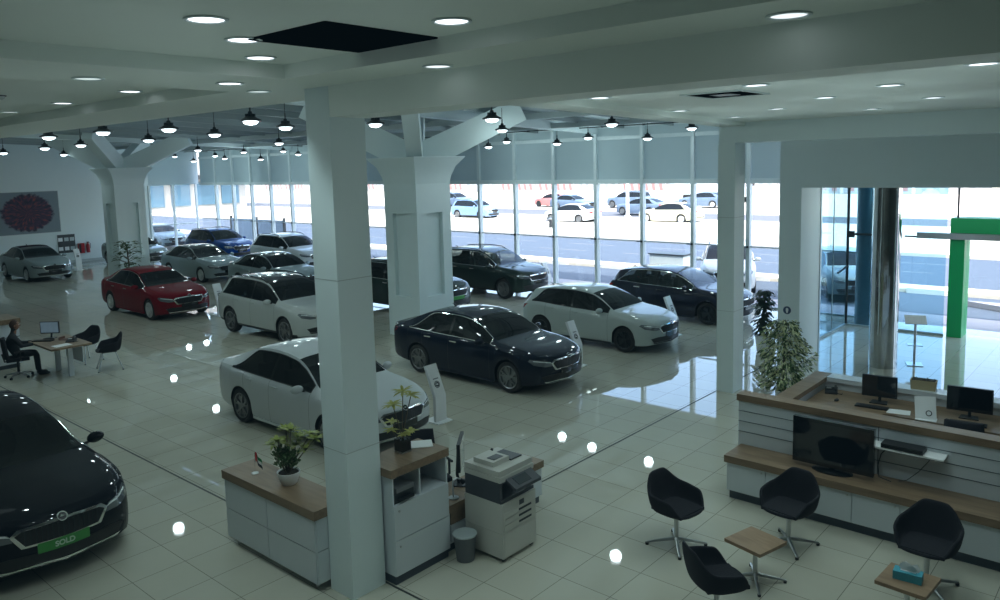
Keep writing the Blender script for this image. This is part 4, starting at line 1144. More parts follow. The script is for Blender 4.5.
def office_chair(label, loc, rz):
    t = thing('office_chair', label, 'chair', loc, rz)      # front = +x
    MB().box((0, 0, .47), (.48, .48, .08)).build('seat', FABRIC, t, bevel=.03)
    b = MB(); g = []
    for i in range(7):
        u = -1+2*i/6; g.append([b.bm.verts.new((-.26+.07*u*u-.05*v, .235*u*(1-.12*v), .50+.50*v)) for v in (0, .25, .5, .75, 1)])
    for i in range(6):
        for k in range(4): b.bm.faces.new([g[i][k], g[i+1][k], g[i+1][k+1], g[i][k+1]])
    bk = b.build('backrest', FABRIC, t); md = bk.modifiers.new('s', 'SOLIDIFY'); md.thickness = .05; md.offset = 0
    MB().tube([(-.05, 0, .42), (-.27, 0, .42), (-.31, 0, .62)], .022, 8).build('back_bracket', BLACK, t)
    MB().cyl((0, 0, .09), (0, 0, .44), .03, n=12).build('gas_lift', DARKM, t)
    for k in range(5):
        a = 2*PI*k/5+.3; c = Vector((math.cos(a), math.sin(a), 0))
        lg = MB().tube([c*.02+Vector((0, 0, .11)), c*.16+Vector((0, 0, .095)), c*.30+Vector((0, 0, .075))], .02, 8, [.028, .022, .016]).build('leg', SATIN, t)
        MB().cyl(c*.30+Vector((-c.y, c.x, 0))*.02+Vector((0, 0, .03)), c*.30-Vector((-c.y, c.x, 0))*.02+Vector((0, 0, .03)), .03, n=12).build('castor', BLACK, lg)
    for sy in (-1, 1):
        MB().tube([(.05, sy*.22, .45), (.05, sy*.29, .48), (.05, sy*.29, .66), (-.08, sy*.29, .67), (.14, sy*.29, .67)], .017, 7).build('armrest', BLACK, t)
    return t
    return t
office_chair('dark office chair with silver star base carrying the seated person', (5.54, 19.08, 0), math.radians(-14)).scale = (.9,)*3
office_chair('black office chair behind the tall cabinet beside the near column', (6.45, 7.0, 0), math.radians(250))
office_chair('dark office chair inside the reception counter before the right monitor', (11.25, 1.95, 0), math.radians(8))

# seated person -----------------------------------------------------------------
SUIT = mat('dark_suit', (.014, .017, .022), .85, var=.2, scale=30); SKIN = mat('skin_tone', (.22, .115, .075), .6); HAIR = mat('brown_hair', (.05, .022, .014), .75, var=.4, scale=60)
SHOE = mat('black_shoe', (.01, .01, .01), .4)
def skin_body(name, verts, edges, radii, m, parent, lv=2):
    me = bpy.data.meshes.new(name); me.from_pydata(verts, edges, []); o = bpy.data.objects.new(name, me); link(o, parent)
    md = o.modifiers.new('skin', 'SKIN'); md.use_smooth_shade = True
    for i, r in enumerate(radii): me.skin_vertices[0].data[i].radius = r if isinstance(r, tuple) else (r, r)
    me.skin_vertices[0].data[0].use_root = True
    ss = o.modifiers.new('sub', 'SUBSURF'); ss.levels = lv; ss.render_levels = lv
    dg = bpy.context.evaluated_depsgraph_get(); m2 = bpy.data.meshes.new_from_object(o.evaluated_get(dg)); o.modifiers.clear(); o.data = m2; m2.name = name
    m2.materials.clear(); m2.materials.append(m)
    m2.polygons.foreach_set('use_smooth', [True]*len(m2.polygons)); return o
pe = thing('person', 'seated person in a dark suit at the sales desk, facing the lit monitor', 'person', (5.54, 19.08, 0), math.radians(-14)); pe.scale = (.9,)*3
# body frame: facing +x
vs = [(-.06, 0, .60), (-.07, 0, .76), (-.08, 0, .92), (-.07, 0, 1.02), (-.05, 0, 1.10), (-.03, 0, 1.17), (.0, 0, 1.27),           # pelvis..head
      (-.05, .17, 1.00), (.10, .24, .80), (.36, .16, .80), (-.05, -.17, 1.00), (.10, -.24, .80), (.36, -.16, .80),                # arms
      (.0, .09, .56), (.40, .11, .56), (.40, .11, .30), (.40, .11, .09), (.0, -.09, .56), (.40, -.12, .56), (.42, -.12, .30), (.44, -.12, .09),
      (.52, .11, .045), (.56, -.12, .045)]
es = [(0, 1), (1, 2), (2, 3), (3, 4), (4, 5), (5, 6), (3, 7), (7, 8), (8, 9), (3, 10), (10, 11), (11, 12), (0, 13), (13, 14), (14, 15), (15, 16), (0, 17), (17, 18), (18, 19), (19, 20), (16, 21), (20, 22)]
rd = [(.13, .15), (.12, .15), (.12, .17), (.10, .15), .055, .055, .09, .065, .05, .038, .065, .05, .038, .09, .072, .055, .042, .09, .072, .055, .042, .035, .035]
skin_body('body', vs, es, rd, SUIT, pe)
b = MB(); bmesh.ops.create_uvsphere(b.bm, u_segments=20, v_segments=14, radius=1, matrix=Matrix.Translation((.01, 0, 1.285)) @ Matrix.Diagonal((.098, .078, .122, 1)))
for v in b.bm.verts:
    if v.co.x > .05 and v.co.z < 1.25: v.co.y *= .85
hd = b.build('head', SKIN, pe)
MB().cyl((-.03, 0, 1.08), (-.005, 0, 1.20), .055, .05, 12).build('neck', SKIN, pe)
b = MB(); b.tube([(.10, 0, 1.305), (.125, 0, 1.275), (.108, 0, 1.262)], .012, 6, [.008, .016, .012]); b.build('nose', SKIN, hd)
for sy in (-1, 1):
    b = MB(); bmesh.ops.create_uvsphere(b.bm, u_segments=8, v_segments=6, radius=1, matrix=Matrix.Translation((.09, sy*.032, 1.30)) @ Matrix.Diagonal((.012, .014, .008, 1))); b.build('eye', PAPER, hd)
    b = MB(); bmesh.ops.create_uvsphere(b.bm, u_segments=8, v_segments=6, radius=1, matrix=Matrix.Translation((-.0, sy*.08, 1.28)) @ Matrix.Diagonal((.022, .010, .034, 1))); b.build('ear', SKIN, hd)
MB().box((.098, 0, 1.225), (.012, .045, .009)).build('mouth', mat('lip', (.2, .07, .06), .6), hd, bevel=.003)
b = MB(); bmesh.ops.create_uvsphere(b.bm, u_segments=20, v_segments=14, radius=1, matrix=Matrix.Translation((-.006, 0, 1.30)) @ Matrix.Diagonal((.104, .086, .122, 1)))
bmesh.ops.delete(b.bm, geom=[v for v in b.bm.verts if v.co.z < 1.22 or (v.co.x > .055 and v.co.z < 1.355)], context='VERTS'); b.build('hair', HAIR, pe)
for sy in (-1, 1):
    vv = [(.36, sy*.16, .80), (.41, sy*.15, .79), (.45, sy*.15, .785)]; ee = [(0, 1), (1, 2)]; rr = [.03, (.036, .018), (.034, .014)]
    for k in range(4):
        y = sy*.15+(-.027+.018*k); L = (.058, .068, .064, .05)[k]; i = len(vv)
        vv += [(.47, y, .783), (.47+L*.55, y, .776), (.47+L, y, .757)]; ee += [(2, i), (i, i+1), (i+1, i+2)]; rr += [.009, .0085, .007]
    i = len(vv); vv += [(.42, sy*.15-sy*.045, .78), (.45, sy*.15-sy*.06, .772)]; ee += [(1, i), (i, i+1)]; rr += [.011, .008]
    skin_body('hand', vv, ee, rr, SKIN, pe, 1)
    b = MB(); bmesh.ops.create_uvsphere(b.bm, u_segments=14, v_segments=8, radius=1, matrix=Matrix.Translation((.50+(.03 if sy < 0 else 0), sy*.115, .035)) @ Matrix.Diagonal((.13, .046, .042, 1)))
    for v in b.bm.verts: v.co.z = max(0.0, v.co.z)
    b.build('shoe', SHOE, pe)

# ------------------------------------------------------------------ display stands by the cars
def info_stand(label, loc, rz=0.0):
    t = thing('info_stand', label, 'information stand', loc, rz)   # face = -y
    MB().ext(-.17, .17, -.12, .26, 0, .018).build('foot_plate', PAPER, t, bevel=.004, seg=1)
    b = MB(); prof = [(-.02, 0), (-.02, .46), (.20, .98), (.25, .96), (.04, .45), (.04, 0)]
    M = Matrix(((0, 0, 1, 0), (1, 0, 0, 0), (0, 1, 0, 0), (0, 0, 0, 1)))
    b.prism(prof, -.125, .125, M); b.build('panel', PAPER, t, bevel=.004, seg=1)
    a = math.atan2(.22, .52)
    Mf = Matrix.Translation((0, .0815-.003-.02, .65)) @ Matrix.Rotation(PI/2-a, 4, 'X')
    circ = lambda r: [(r*math.cos(2*PI*i/22), r*math.sin(2*PI*i/22)) for i in range(22)]
    e = MB().prism(circ(.06), 0, .006, Mf).build('emblem', BLACK, t)
    MB().prism(circ(.048), .006, .008, Mf).build('emblem_ring', PAPER, e)
    MB().prism(circ(.042), .008, .010, Mf).build('emblem_field', BLACK, e)
    MB().prism([(-.03, -.006), (.004, -.010), (.026, 0), (.004, .010), (-.022, .028), (-.008, .008), (-.03, .006)], .010, .012, Mf).build('emblem_arrow', PAPER, e)
    Mt2 = Matrix.Translation((0, .10-.006, .745)) @ Matrix.Rotation(PI/2-a, 4, 'X')
    b = MB()
    for k in range(5): b.box((-.05+.025*k, 0, .003), (.017, .018, .003), M=Mt2)
    b.build('caption_line', GREYL, t, smooth=0)
    return t
i1 = info_stand('white leaning information stand at the nose of the near white car', (9.05, 9.42, 0))
for (x, y, lab) in ((13.42, 9.62, 'white leaning information stand before the silver hatchback'), (17.25, 9.4, 'white leaning information stand at the nose of the dark hatchback'),
                    (11.95, 21.9, 'white leaning information stand between the red saloon and the white off-roader'), (20.95, 16.2, 'white leaning information stand at the window by the green off-roader'),
                    (14.0, 38.3, 'white leaning information stand by the notice board on the far wall'), (20.6, 27.2, 'white leaning information stand beside the blue off-roader'),
                    ):
    dup(i1, (x, y, 0), 0, lab)
lt = thing('display_lectern', 'white lectern with slanted top standing in the bright entrance lobby', 'lectern', (17.6, 4.02, 0), math.radians(20))
MB().cyl((0, 0, .01), (0, 0, .92), .025, n=12).build('post', SATIN, lt)
MB().ext(-.17, .17, -.15, .15, 0, .015).build('foot_plate', SATIN, lt, bevel=.004, seg=1)
MB().box((0, 0, .95), (.26, .40, .02), M=Matrix.Translation((0, 0, .95)) @ Matrix.Rotation(-.55, 4, 'Y') @ Matrix.Translation((0, 0, -.95))).build('top_panel', PAPER, lt, bevel=.004, seg=1)
MB().box((0, 0, .42), (.2, .28, .015)).build('shelf', SATIN, lt)

# ------------------------------------------------------------------ far wall things
def art_mat():
    m = bpy.data.materials.new('burst_painting'); m.use_nodes = True; nt = m.node_tree; b = nt.nodes['Principled BSDF']; L = nt.links
    tc = nt.nodes.new('ShaderNodeTexCoord'); sx = nt.nodes.new('ShaderNodeSeparateXYZ'); L.new(tc.outputs['Object'], sx.inputs[0])
    def math_(op, a, bb=None):
        n = nt.nodes.new('ShaderNodeMath'); n.operation = op
        for i, q in enumerate((a, bb)):
            if q is None: continue
            if isinstance(q, (int, float)): n.inputs[i].default_value = q
            else: L.new(q, n.inputs[i])
        return n.outputs[0]
    X = math_('DIVIDE', math_('ADD', sx.outputs[0], -.15), 1.25); Z = sx.outputs[2]
    r = math_('SQRT', math_('ADD', math_('MULTIPLY', X, X), math_('MULTIPLY', Z, Z)))
    an = math_('ARCTAN2', Z, X)
    cv = nt.nodes.new('ShaderNodeCombineXYZ'); L.new(math_('MULTIPLY', an, 4.5), cv.inputs[0]); L.new(math_('MULTIPLY', r, 3.0), cv.inputs[1])
    nz = nt.nodes.new('ShaderNodeTexNoise'); nz.inputs['Scale'].default_value = 1.6; nz.inputs['Detail'].default_value = 5; L.new(cv.outputs[0], nz.inputs['Vector'])
    rp = nt.nodes.new('ShaderNodeValToRGB'); e = rp.color_ramp.elements
    e[0].position = .36; e[0].color = (.008, .008, .03, 1); e[1].position = .72; e[1].color = (.30, .05, .035, 1)
    k = rp.color_ramp.elements.new(.52); k.color = (.05, .02, .06, 1)
    L.new(nz.outputs['Fac'], rp.inputs[0])
    rr = math_('ADD', r, math_('MULTIPLY', math_('ADD', nz.outputs['Fac'], -.5), .35))
    edge = nt.nodes.new('ShaderNodeMapRange'); edge.inputs[1].default_value = .84; edge.inputs[2].default_value = .94; L.new(rr, edge.inputs[0])
    mx = nt.nodes.new('ShaderNodeMix'); mx.data_type = 'RGBA'; mx.inputs[7].default_value = (.19, .24, .28, 1)
    L.new(edge.outputs[0], mx.inputs[0]); L.new(rp.outputs[0], mx.inputs[6]); L.new(mx.outputs[2], b.inputs['Base Color']); b.inputs['Roughness'].default_value = .6
    return m
ar = thing('wall_painting', 'wide grey painting with a dark red and purple round burst on the far wall', 'painting', (13.05, YW-.004, 2.62))
MB().ext(-1.6, 1.55, -.03, .0, -1.0, 1.0).build('canvas', art_mat(), ar, smooth=0)
b = MB(); b.ext(-1.62, 1.57, -.035, 0, 1.0, 1.02); b.ext(-1.62, 1.57, -.035, 0, -1.02, -1.0); b.ext(-1.62, -1.6, -.035, 0, -1.02, 1.02); b.ext(1.55, 1.57, -.035, 0, -1.02, 1.02); b.build('edge_frame', STEEL, ar, smooth=0)
nb = thing('notice_board', 'dark notice board with pinned photographs on the far wall below the painting', 'notice board', (14.82, YW-.004, .98))
MB().ext(-.40, .40, -.03, .0, -.46, .46).build('board', mat('board_dark', (.05, .055, .06), .6), nb, smooth=0)
for x in (-.28, 0, .26):
    for z in (-.24, .22):
        MB().ext(x-.1, x+.1, -.034, -.03, z-.09, z+.09).build('photograph', STEEL if (x+z) > 0 else PAPER, nb, smooth=0)
fx = thing('fire_extinguisher', 'red fire extinguisher hanging on the far wall beside the notice board', 'fire extinguisher', (15.78, YW-.12, .45))
RDP = mat('extinguisher_red', (.42, .02, .03), .35)
MB().lathe([(.001, 0), (.08, 0), (.085, .02), (.085, .38), (.06, .44), (.025, .47), (.025, .5), (.001, .5)], 18).build('cylinder', RDP, fx)
MB().ext(-.05, .06, -.015, .015, .5, .55).build('valve', BLACK, fx, bevel=.005); MB().tube([(.03, 0, .52), (.12, 0, .45), (.11, 0, .2)], .012, 6).build('hose', BLACK, fx)
MB().ext(-.03, .03, .06, .12, .2, .3).build('bracket', BLACK, fx)
hx = thing('hose_box', 'dark red cabinet with black front on the far wall near the extinguisher', 'hose cabinet', (15.45, YW-.004, .72))
MB().ext(-.12, .16, -.12, 0, -.28, .22).build('box', RDP, hx, bevel=.01); MB().ext(-.1, .0, -.125, -.12, -.25, .2).build('front_panel', BLACK, hx)
st = thing('door_sticker', 'round dark blue sticker on the white entrance pier', 'sticker', (16.3, 6.21, 1.13))
Ms = Matrix.Rotation(-PI/2, 4, 'Y')
MB().prism([(.085*math.cos(2*PI*i/24), .085*math.sin(2*PI*i/24)) for i in range(24)], 0, .004, Ms).build('disc', mat('sticker_blue', (.03, .06, .14), .5), st)
MB().prism([(.03*math.cos(2*PI*i/24)+.02, .03*math.sin(2*PI*i/24)) for i in range(24)], .004, .006, Ms).build('symbol', PAPER, st)
MB().prism([(-.06, -.012), (.0, -.03), (.0, .03), (-.06, .012)], .004, .006, Ms).build('symbol_figure', PAPER, st)
# ------------------------------------------------------------------ cars in the showroom (front = -y)
def P(name, rgb, metal=0, rough=.4): return mat(name, rgb, .45, 0.0, var=.02, coat=.7, spec=.05)
NAVY = P('navy_paint', (.004, .008, .021), .3); WHT = P('white_paint', (.54, .58, .60), .0); SILV = P('silver_paint', (.42, .47, .46), .35, .32)
RED = mat('red_paint', (.15, .004, .010), .5, 0, var=.02, coat=.35, spec=.03); BLK = mat('black_paint', (.003, .004, .008), .5, 0, var=.02, coat=.45, spec=.03); BLUE = P('blue_paint', (.004, .035, .16), .3)
GRN = P('green_paint', (.018, .032, .028), .4); GRY = P('grey_silver_paint', (.24, .30, .31), .4, .32); DKB = P('ink_blue_paint', (.012, .015, .03), .3); WHT2 = P('ivory_paint', (.44, .47, .46), .0)
SOLDP = mat('sold_plate_green', (.045, .27, .05), .45); PLW = mat('plate_silver', (.35, .37, .38), .4)
def car(spec, label, paint, X, Yf, fo=None, **k):
    sc = k.pop('sc', .94)
    r = make_car(spec, k.pop('name', 'car'), label, 'car', paint, (X, Yf+sc*spec['wb']/2, 0), **k); r.scale = (sc,)*3; return r
navy = car(LIFT, 'dark navy liftback with chrome window trim in the middle of the hall', NAVY, 11.87, 9.57, trimmat=CHROME)
scal = car(HATCH, 'silver-white hatchback between the navy liftback and the windows', SILV, 15.82, 9.48, sc=.915, trimmat=RUBBER, rimmat=DARKM)
redc = car(SEDAN, 'dark red saloon standing alone left of the white off-roader', RED, 11.15, 23.1, sc=.96, trimmat=CHROME, rimmat=ALLOYL)
kod = car(SUV, 'white off-roader with black roof rails just left of the near column', WHT2, 11.72, 16.85, trimmat=RUBBER, roofmat=BLACKG)
blkc = car(SEDAN, 'black saloon with a green SOLD plate at the lower left edge', BLK, 2.86, 9.80, sc=1.0, trimmat=CHROME, platemat=SOLDP, platetext='SOLD')
def copy_car(src, spec, label, X, Yf, rz=0.0, **k):
    r = dup(src, (X, Yf+.94*spec['wb']/2, 0), rz, label); r.scale = (.94,)*3; repaint(r, **k); return r
copy_car(navy, LIFT, 'white liftback half hidden behind the near column and potted plants', 7.75, 9.68, paint=WHT, trim=RUBBER)
copy_car(scal, HATCH, 'dark ink-blue hatchback close to the street windows', 19.65, 9.3, paint=DKB, trim=CHROME, gl=CARGLL)
copy_car(kod, SUV, 'dark green off-roader by the street windows right of the tree column', 19.75, 16.5, paint=GRN, trim=CHROME, roof=GRN, gl=CARGLL)
g2 = copy_car(kod, SUV, 'dark green off-roader with a green front plate behind the tree column', 16.0, 16.55, paint=GRN, trim=CHROME, roof=GRN)
for c in pparts(g2, 'number_plate')[:1]: setmat(c, SOLDP)
copy_car(navy, LIFT, 'silver liftback with black roof right behind the white off-roader', 15.85, 23.6, paint=GRY, trim=RUBBER, roof=BLACKG)
copy_car(redc, SEDAN, 'silver saloon between the red saloon and the blue off-roader', 16.0, 29.2, paint=GRY, trim=RUBBER, roof=BLACKG)
copy_car(kod, SUV, 'bright blue off-roader at the windows behind the silver saloon', 19.9, 34.9, paint=BLUE, trim=RUBBER, roof=BLUE)
copy_car(kod, SUV, 'white compact off-roader at the windows left of the near column', 19.7, 28.4, paint=WHT, trim=RUBBER, roof=WHT)
copy_car(redc, SEDAN, 'grey silver saloon with black roof below the painting at the far left', 11.95, 36.1, rz=math.radians(0), paint=GRY, trim=RUBBER, roof=BLACKG)
copy_car(navy, LIFT, 'silver car mostly hidden behind the far left tree column', 16.6, 36.95, paint=GRY, trim=RUBBER)
# cars outside
copy_car(scal, HATCH, 'silver car parked outside the glazed end of the far wall', 21.2, 44.2, paint=GRY, trim=RUBBER)
copy_car(kod, SUV, 'white car parked outside right behind the dark hatchback', 25.0, 10.3, rz=math.radians(-65), paint=WHT, trim=RUBBER, roof=WHT)
copy_car(scal, HATCH, 'silver car parked outside beyond the glass lobby', 26.0, 6.9, rz=math.radians(-58), paint=GRY, trim=CHROME)
YEL = P('cream_paint', (.60, .57, .42), 0)
LBL = P('sky_blue_paint', (.18, .29, .45), .1); SLT = P('slate_paint', (.14, .19, .26), .2); RDO = P('hazed_red_paint', (.45, .17, .16), 0)  # haze glare put into these street car colours, washing them out
for src, sp, X, Y, rz, pt, lab in ((kod, SUV, 46.6, 43.5, 0, LBL, 'light blue off-roader driving on the far road'), (navy, LIFT, 58.8, 42.5, 0, SLT, 'slate blue car beyond the far road, left of the red car'),
        (scal, HATCH, 62.0, 47.3, 180, RDO, 'red car on the far road'), (navy, LIFT, 46.2, 33.6, 180, WHT, 'white car driving on the far road left of the lamp post'),
        (kod, SUV, 62.5, 38.8, 180, SLT, 'dark blue off-roader beyond the white lamp post outside'), (navy, LIFT, 55.0, 33.0, 180, SLT, 'slate car just right of the white lamp post outside'),
        (redc, SEDAN, 48.8, 27.0, 180, YEL, 'cream yellow taxi on the far road'), (redc, SEDAN, 65.0, 32.6, 180, SLT, 'slate saloon beyond the cream taxi'), (kod, SUV, 58.0, 57.0, 0, SLT, 'dark blue car outside just right of the tree column')):
    r = dup(src, (X, Y, 0), math.radians(rz), lab); repaint(r, paint=pt, trim=RUBBER, roof=pt)
# truck far away
tk = thing('lorry', 'white lorry on the far road beside the right round column', 'lorry', (73, 35.0, 0))
MB().ext(-1.2, 1.2, -1.6, 4.6, .8, 3.2).build('cargo_box', WHT, tk, bevel=.05); MB().ext(-1.15, 1.15, -3.4, -1.75, .6, 2.7).build('cab', WHT, tk, bevel=.2)
MB().ext(-1.0, 1.0, -3.42, -3.36, 1.6, 2.4).build('windscreen', BLACKG, tk)
for y in (-2.6, 2.8):
    for x in (-1.1, .85): MB().cyl((x, y, .48), (x+.28, y, .48), .48, n=18).build('wheel', TYRE, tk)
# street furniture
lp = thing('lamp_post', 'white lamp post standing on the sand strip outside', 'lamp post', (50.4, 31.4, 0))
MB().cyl((0, 0, 0), (0, 0, 9), .13, .08, 12).build('pole', PAPER, lp); MB().lathe([(.25, 0), (.25, .2), (.15, .3)], 14).build('base', PAPER, lp); MB().cyl((0, 0, 9), (-1.4, 0, 9.2), .06, n=8).build('arm', PAPER, lp); MB().ext(-1.9, -1.3, -.15, .15, 9.12, 9.25).build('lamp_head', STEEL, lp)
ut = thing('utility_cabinet', 'grey utility cabinet on the kerb outside behind the dark hatchback', 'utility cabinet', (27.7, 15.3, .06))
MB().ext(-.3, .3, -.75, .75, .0, .55).build('body', STEEL, ut, bevel=.02); MB().ext(-.34, .34, -.8, .8, .55, .60).build('lid', DARKM, ut)
bo = thing('bollard', 'dark bollard on the sand strip outside beyond the green off-roader', 'bollard', (41.0, 31.5, .08))
MB().cyl((0, 0, 0), (0, 0, .55), .12, .1, 12).build('post', DARKM, bo); MB().lathe([(.1, .55), (.13, .6), (.001, .68)], 12).build('cap', SATIN, bo)
# striped hoarding panels along the works across the street
HW = mat('hoarding_white', (.40, .40, .41), .8); HR = mat('hoarding_red', (.36, .17, .16), .8); FEN = mat('hoarding_sand', (.30, .27, .25), .9, var=.1, scale=.5)
for k in range(26):
    y = 18+k*7.4; x = 92
    t = thing('barrier_panel', None, 'barrier', (x, y, 0)); 
    MB().ext(0, .2, -3.5, 3.5, .0, 3.1).build('board', HW, t, smooth=0)
    b = MB()
    for q in range(6):
        b.bm.faces.new([b.bm.verts.new(v) for v in ((-.02, -3.2+q*1.1, .3), (-.02, -2.7+q*1.1, .3), (-.02, -2.2+q*1.1, 2.8), (-.02, -2.7+q*1.1, 2.8))])
    b.build('red_stripes', HR if k % 3 else SATIN, t, smooth=0)
    tag(t, 'white hoarding panel with slanted stripes on the far side of the street', 'barrier', 'hoarding panels across the street')
o = struct('wall_outside', MB().ext(112, 113, -60, 260, 0, 7.5), FEN, smooth=0)
# building with a red sign seen through the left windows
BLD = mat('pale_facade', (.28, .28, .27), .8, var=.05); BLG = mat('facade_glass', (.07, .15, .22), .2, .3); RSG = mat('red_sign', (.7, .06, .05), .5)
bd = thing('shop_building', 'pale building with red sign seen through the left windows', 'building', (36, 84, 0))
MB().ext(-8, 14, 0, 8, 0, 12).build('wall', BLD, bd, smooth=0)
for k in range(7): MB().ext(-7.2+k*3, -5.0+k*3, -.12, 0, .6, 3.2).build('window', BLG, bd, smooth=0)
MB().ext(-8, 14, -1.0, 0, 3.5, 4.0).build('canopy', DARKM, bd, smooth=0)
MB().ext(-4.6, -1.2, -.5, -.1, 4.6, 5.8).build('sign', RSG, bd, smooth=0)
MB().ext(-4.2, -1.6, -.56, -.5, 5.0, 5.4).build('sign_band', HW, bd, smooth=0)
gt = thing('metal_gate', 'dark blue metal fence panel outside the left windows', 'fence', (25.5, 45.0, 0), math.radians(0))
for k in range(2): MB().ext(-.03, .03, -6+k*3, -3.3+k*3, .2, 1.45).build('fence_panel', mat('fence_blue', (.10, .15, .22), .6, var=.2, scale=8), gt, smooth=0)
for k in range(3): MB().ext(-.06, .06, -6.1+k*2.9, -5.98+k*2.9, 0, 1.6).build('post', DARKM, gt)

# ------------------------------------------------------------------ ceiling lights
def downlight(label, x, y, z, r=.115, dim=False, group=None):
    t = thing('downlight', label, 'ceiling light', (x, y, z), 0, group)
    MB().lathe([(r, -.001), (r+.018, -.003), (r+.018, -.010), (r, -.012), (r-.01, -.004)], 28).build('trim_ring', WALL, t)
    MB().lathe([(.001, -.006), (r-.004, -.005)], 28).build('lens', (LENS, LENSD, LENSM)[dim], t, smooth=0)
    return t
DL = []
def add_lights(lst, z, names, r):
    for (x, y, dim), lab in zip(lst, names):
        downlight(lab, x, y, z, r, dim)
        DL.append((x, y, z))
add_lights([(2.42, 4.38, 0), (2.97, 4.90, 0), (3.53, 5.59, 0), (3.56, 3.48, 0)], ZT,
    ['recessed downlight farthest left of the black vent in the near ceiling', 'recessed downlight touching the left corner of the black vent', 'recessed downlight below the left corner of the black vent', 'recessed downlight right of the black ceiling vent'], .11)
add_lights([(3.83, 10.54, 0), (3.86, 8.7, 0), (3.78, 12.31, 1)], ZT,
    ['recessed downlight second from the left edge of the left ceiling tray', 'recessed downlight third from the left edge of the left ceiling tray', 'dim recessed downlight nearest the left edge of the photo'], .11)
add_lights([(2.64, 6.69, 1), (3.72, 6.4, 0), (4.32, 6.9, 1), (4.36, 4.43, 2), (4.36, 1.68, 2)], ZB,
    ['dim recessed downlight on the ceiling strip above the left ceiling tray', 'recessed downlight on the ceiling strip left of the near column', 'dim recessed downlight just left of the near column top', 'recessed downlight in the ceiling strip just above the beam face', 'large recessed downlight at the top right above the beam'], .105)
add_lights([(6.5, 4.36, 0), (9.21, 4.94, 0), (11.49, 5.23, 0), (6.63, 2.83, 0), (8.74, 2.96, 0), (7.78, 2.06, 0), (10.15, 4.04, 0), (11.59, 3.29, 0), (10.01, 2.19, 0), (6.53, 1.12, 0)], ZL+.05,
    ['recessed downlight leftmost under the right ceiling, beyond the beam', 'recessed downlight left of the small square vent, near the window edge', 'recessed downlight just above the right slim column', 'recessed downlight right behind the small square vent, close to the beam', 'recessed downlight in the middle of the right ceiling', 'recessed downlight of the right ceiling, upper middle near the beam', 'recessed downlight right of the small square vent', 'recessed downlight nearest the entrance wall', 'recessed downlight second from the right edge of the photo', 'recessed downlight nearest the right edge of the photo'], .10)
VENT = mat('vent_dark', (.0035, .0045, .006), 1.0, spec=0.0)
vt = thing('ceiling_vent', 'large black open square vent in the near ceiling', 'ceiling vent', (3.46, 4.42, ZT))
MB().ext(-.47, .47, -.42, .42, -.006, .0).build('vent_face', VENT, vt, smooth=0)
b = MB()
for s in (-1, 1): b.ext(-.48, .48, s*.425-.012, s*.425+.012, -.012, 0); b.ext(s*.475-.012, s*.475+.012, -.43, .43, -.012, 0)
b.build('vent_frame', VENT, vt, smooth=0)
vt = thing('ceiling_vent', 'small square dark vent in a thin pale frame in the right ceiling', 'ceiling vent', (7.30, 3.43, ZL+.05))
MB().ext(-.32, .32, -.29, .29, -.006, 0).build('vent_face', VENT, vt, smooth=0)
b = MB()
for s in (-1, 1): b.ext(-.34, .34, s*.30-.012, s*.30+.012, -.012, 0); b.ext(s*.33-.012, s*.33+.012, -.31, .31, -.012, 0)
b.build('vent_frame', WALL, vt, smooth=0)
MB().ext(-.12, .12, -.11, .11, -.012, -.006).build('centre_plate', DARKM, vt, smooth=0)
sd_ = thing('smoke_detector', 'small grey smoke detector on the left ceiling tray', 'smoke detector', (2.95, 9.9, ZT))
MB().lathe([(.06, 0), (.055, -.03), (.03, -.045), (.001, -.045)], 16).build('housing', STEEL, sd_); MB().lathe([(.075, 0), (.07, -.012)], 16).build('mount', DARKM, sd_)

# pendants
def pendant_mesh(t, z, x):
    top = rz_(x)-.16
    b = MB(); b.lathe([(.001, .17), (.032, .17), (.04, .155), (.045, .12), (.075, .085), (.13, .05), (.195, .022), (.20, .0), (.18, -.006)], 26)
    for k in range(10):
        a = 2*PI*k/10; b.box((.07*math.cos(a), .07*math.sin(a), .10), (.05, .008, .05), a)
    b.build('housing', DARKM, t)
    MB().lathe([(.142, .0), (.135, -.03), (.09, -.06), (.001, -.072)], 24).build('lens', LENS, t)
    MB().tube([(-.0, 0, .16), (0, 0, .28)], .016, 7).build('hook', BLACK, t)
    MB().cyl((0, 0, .26), (0, 0, max(.3, top-z)), .008, n=6).build('rod', DARKM, t)
PEND = [(6.37, 18.46), (8.79, 25.87), (9.2, 31.0), (12.22, 33.97), (6.57, 16.16), (8.85, 23.31), (9.1, 19.7), (16.3, 34.6), (7.18, 14.66), (9.12, 16.48), (7.24, 11.88), (8.87, 13.31), (14.02, 21.44), (19.85, 40.1), (15.13, 28.67),
        (20.4, 39.2), (20.2, 36.6), (20.6, 36.4), (19.14, 32.13), (20.4, 32.8), (20.2, 30.6), (20.5, 29.9), (9.88, 11.8), (10.87, 9.67), (14.67, 12.72), (20.4, 17.5), (20.3, 18.25), (20.4, 15.35), (20.5, 14.2), (15.06, 9.78), (20.3, 11.95), (19.46, 10.09)]
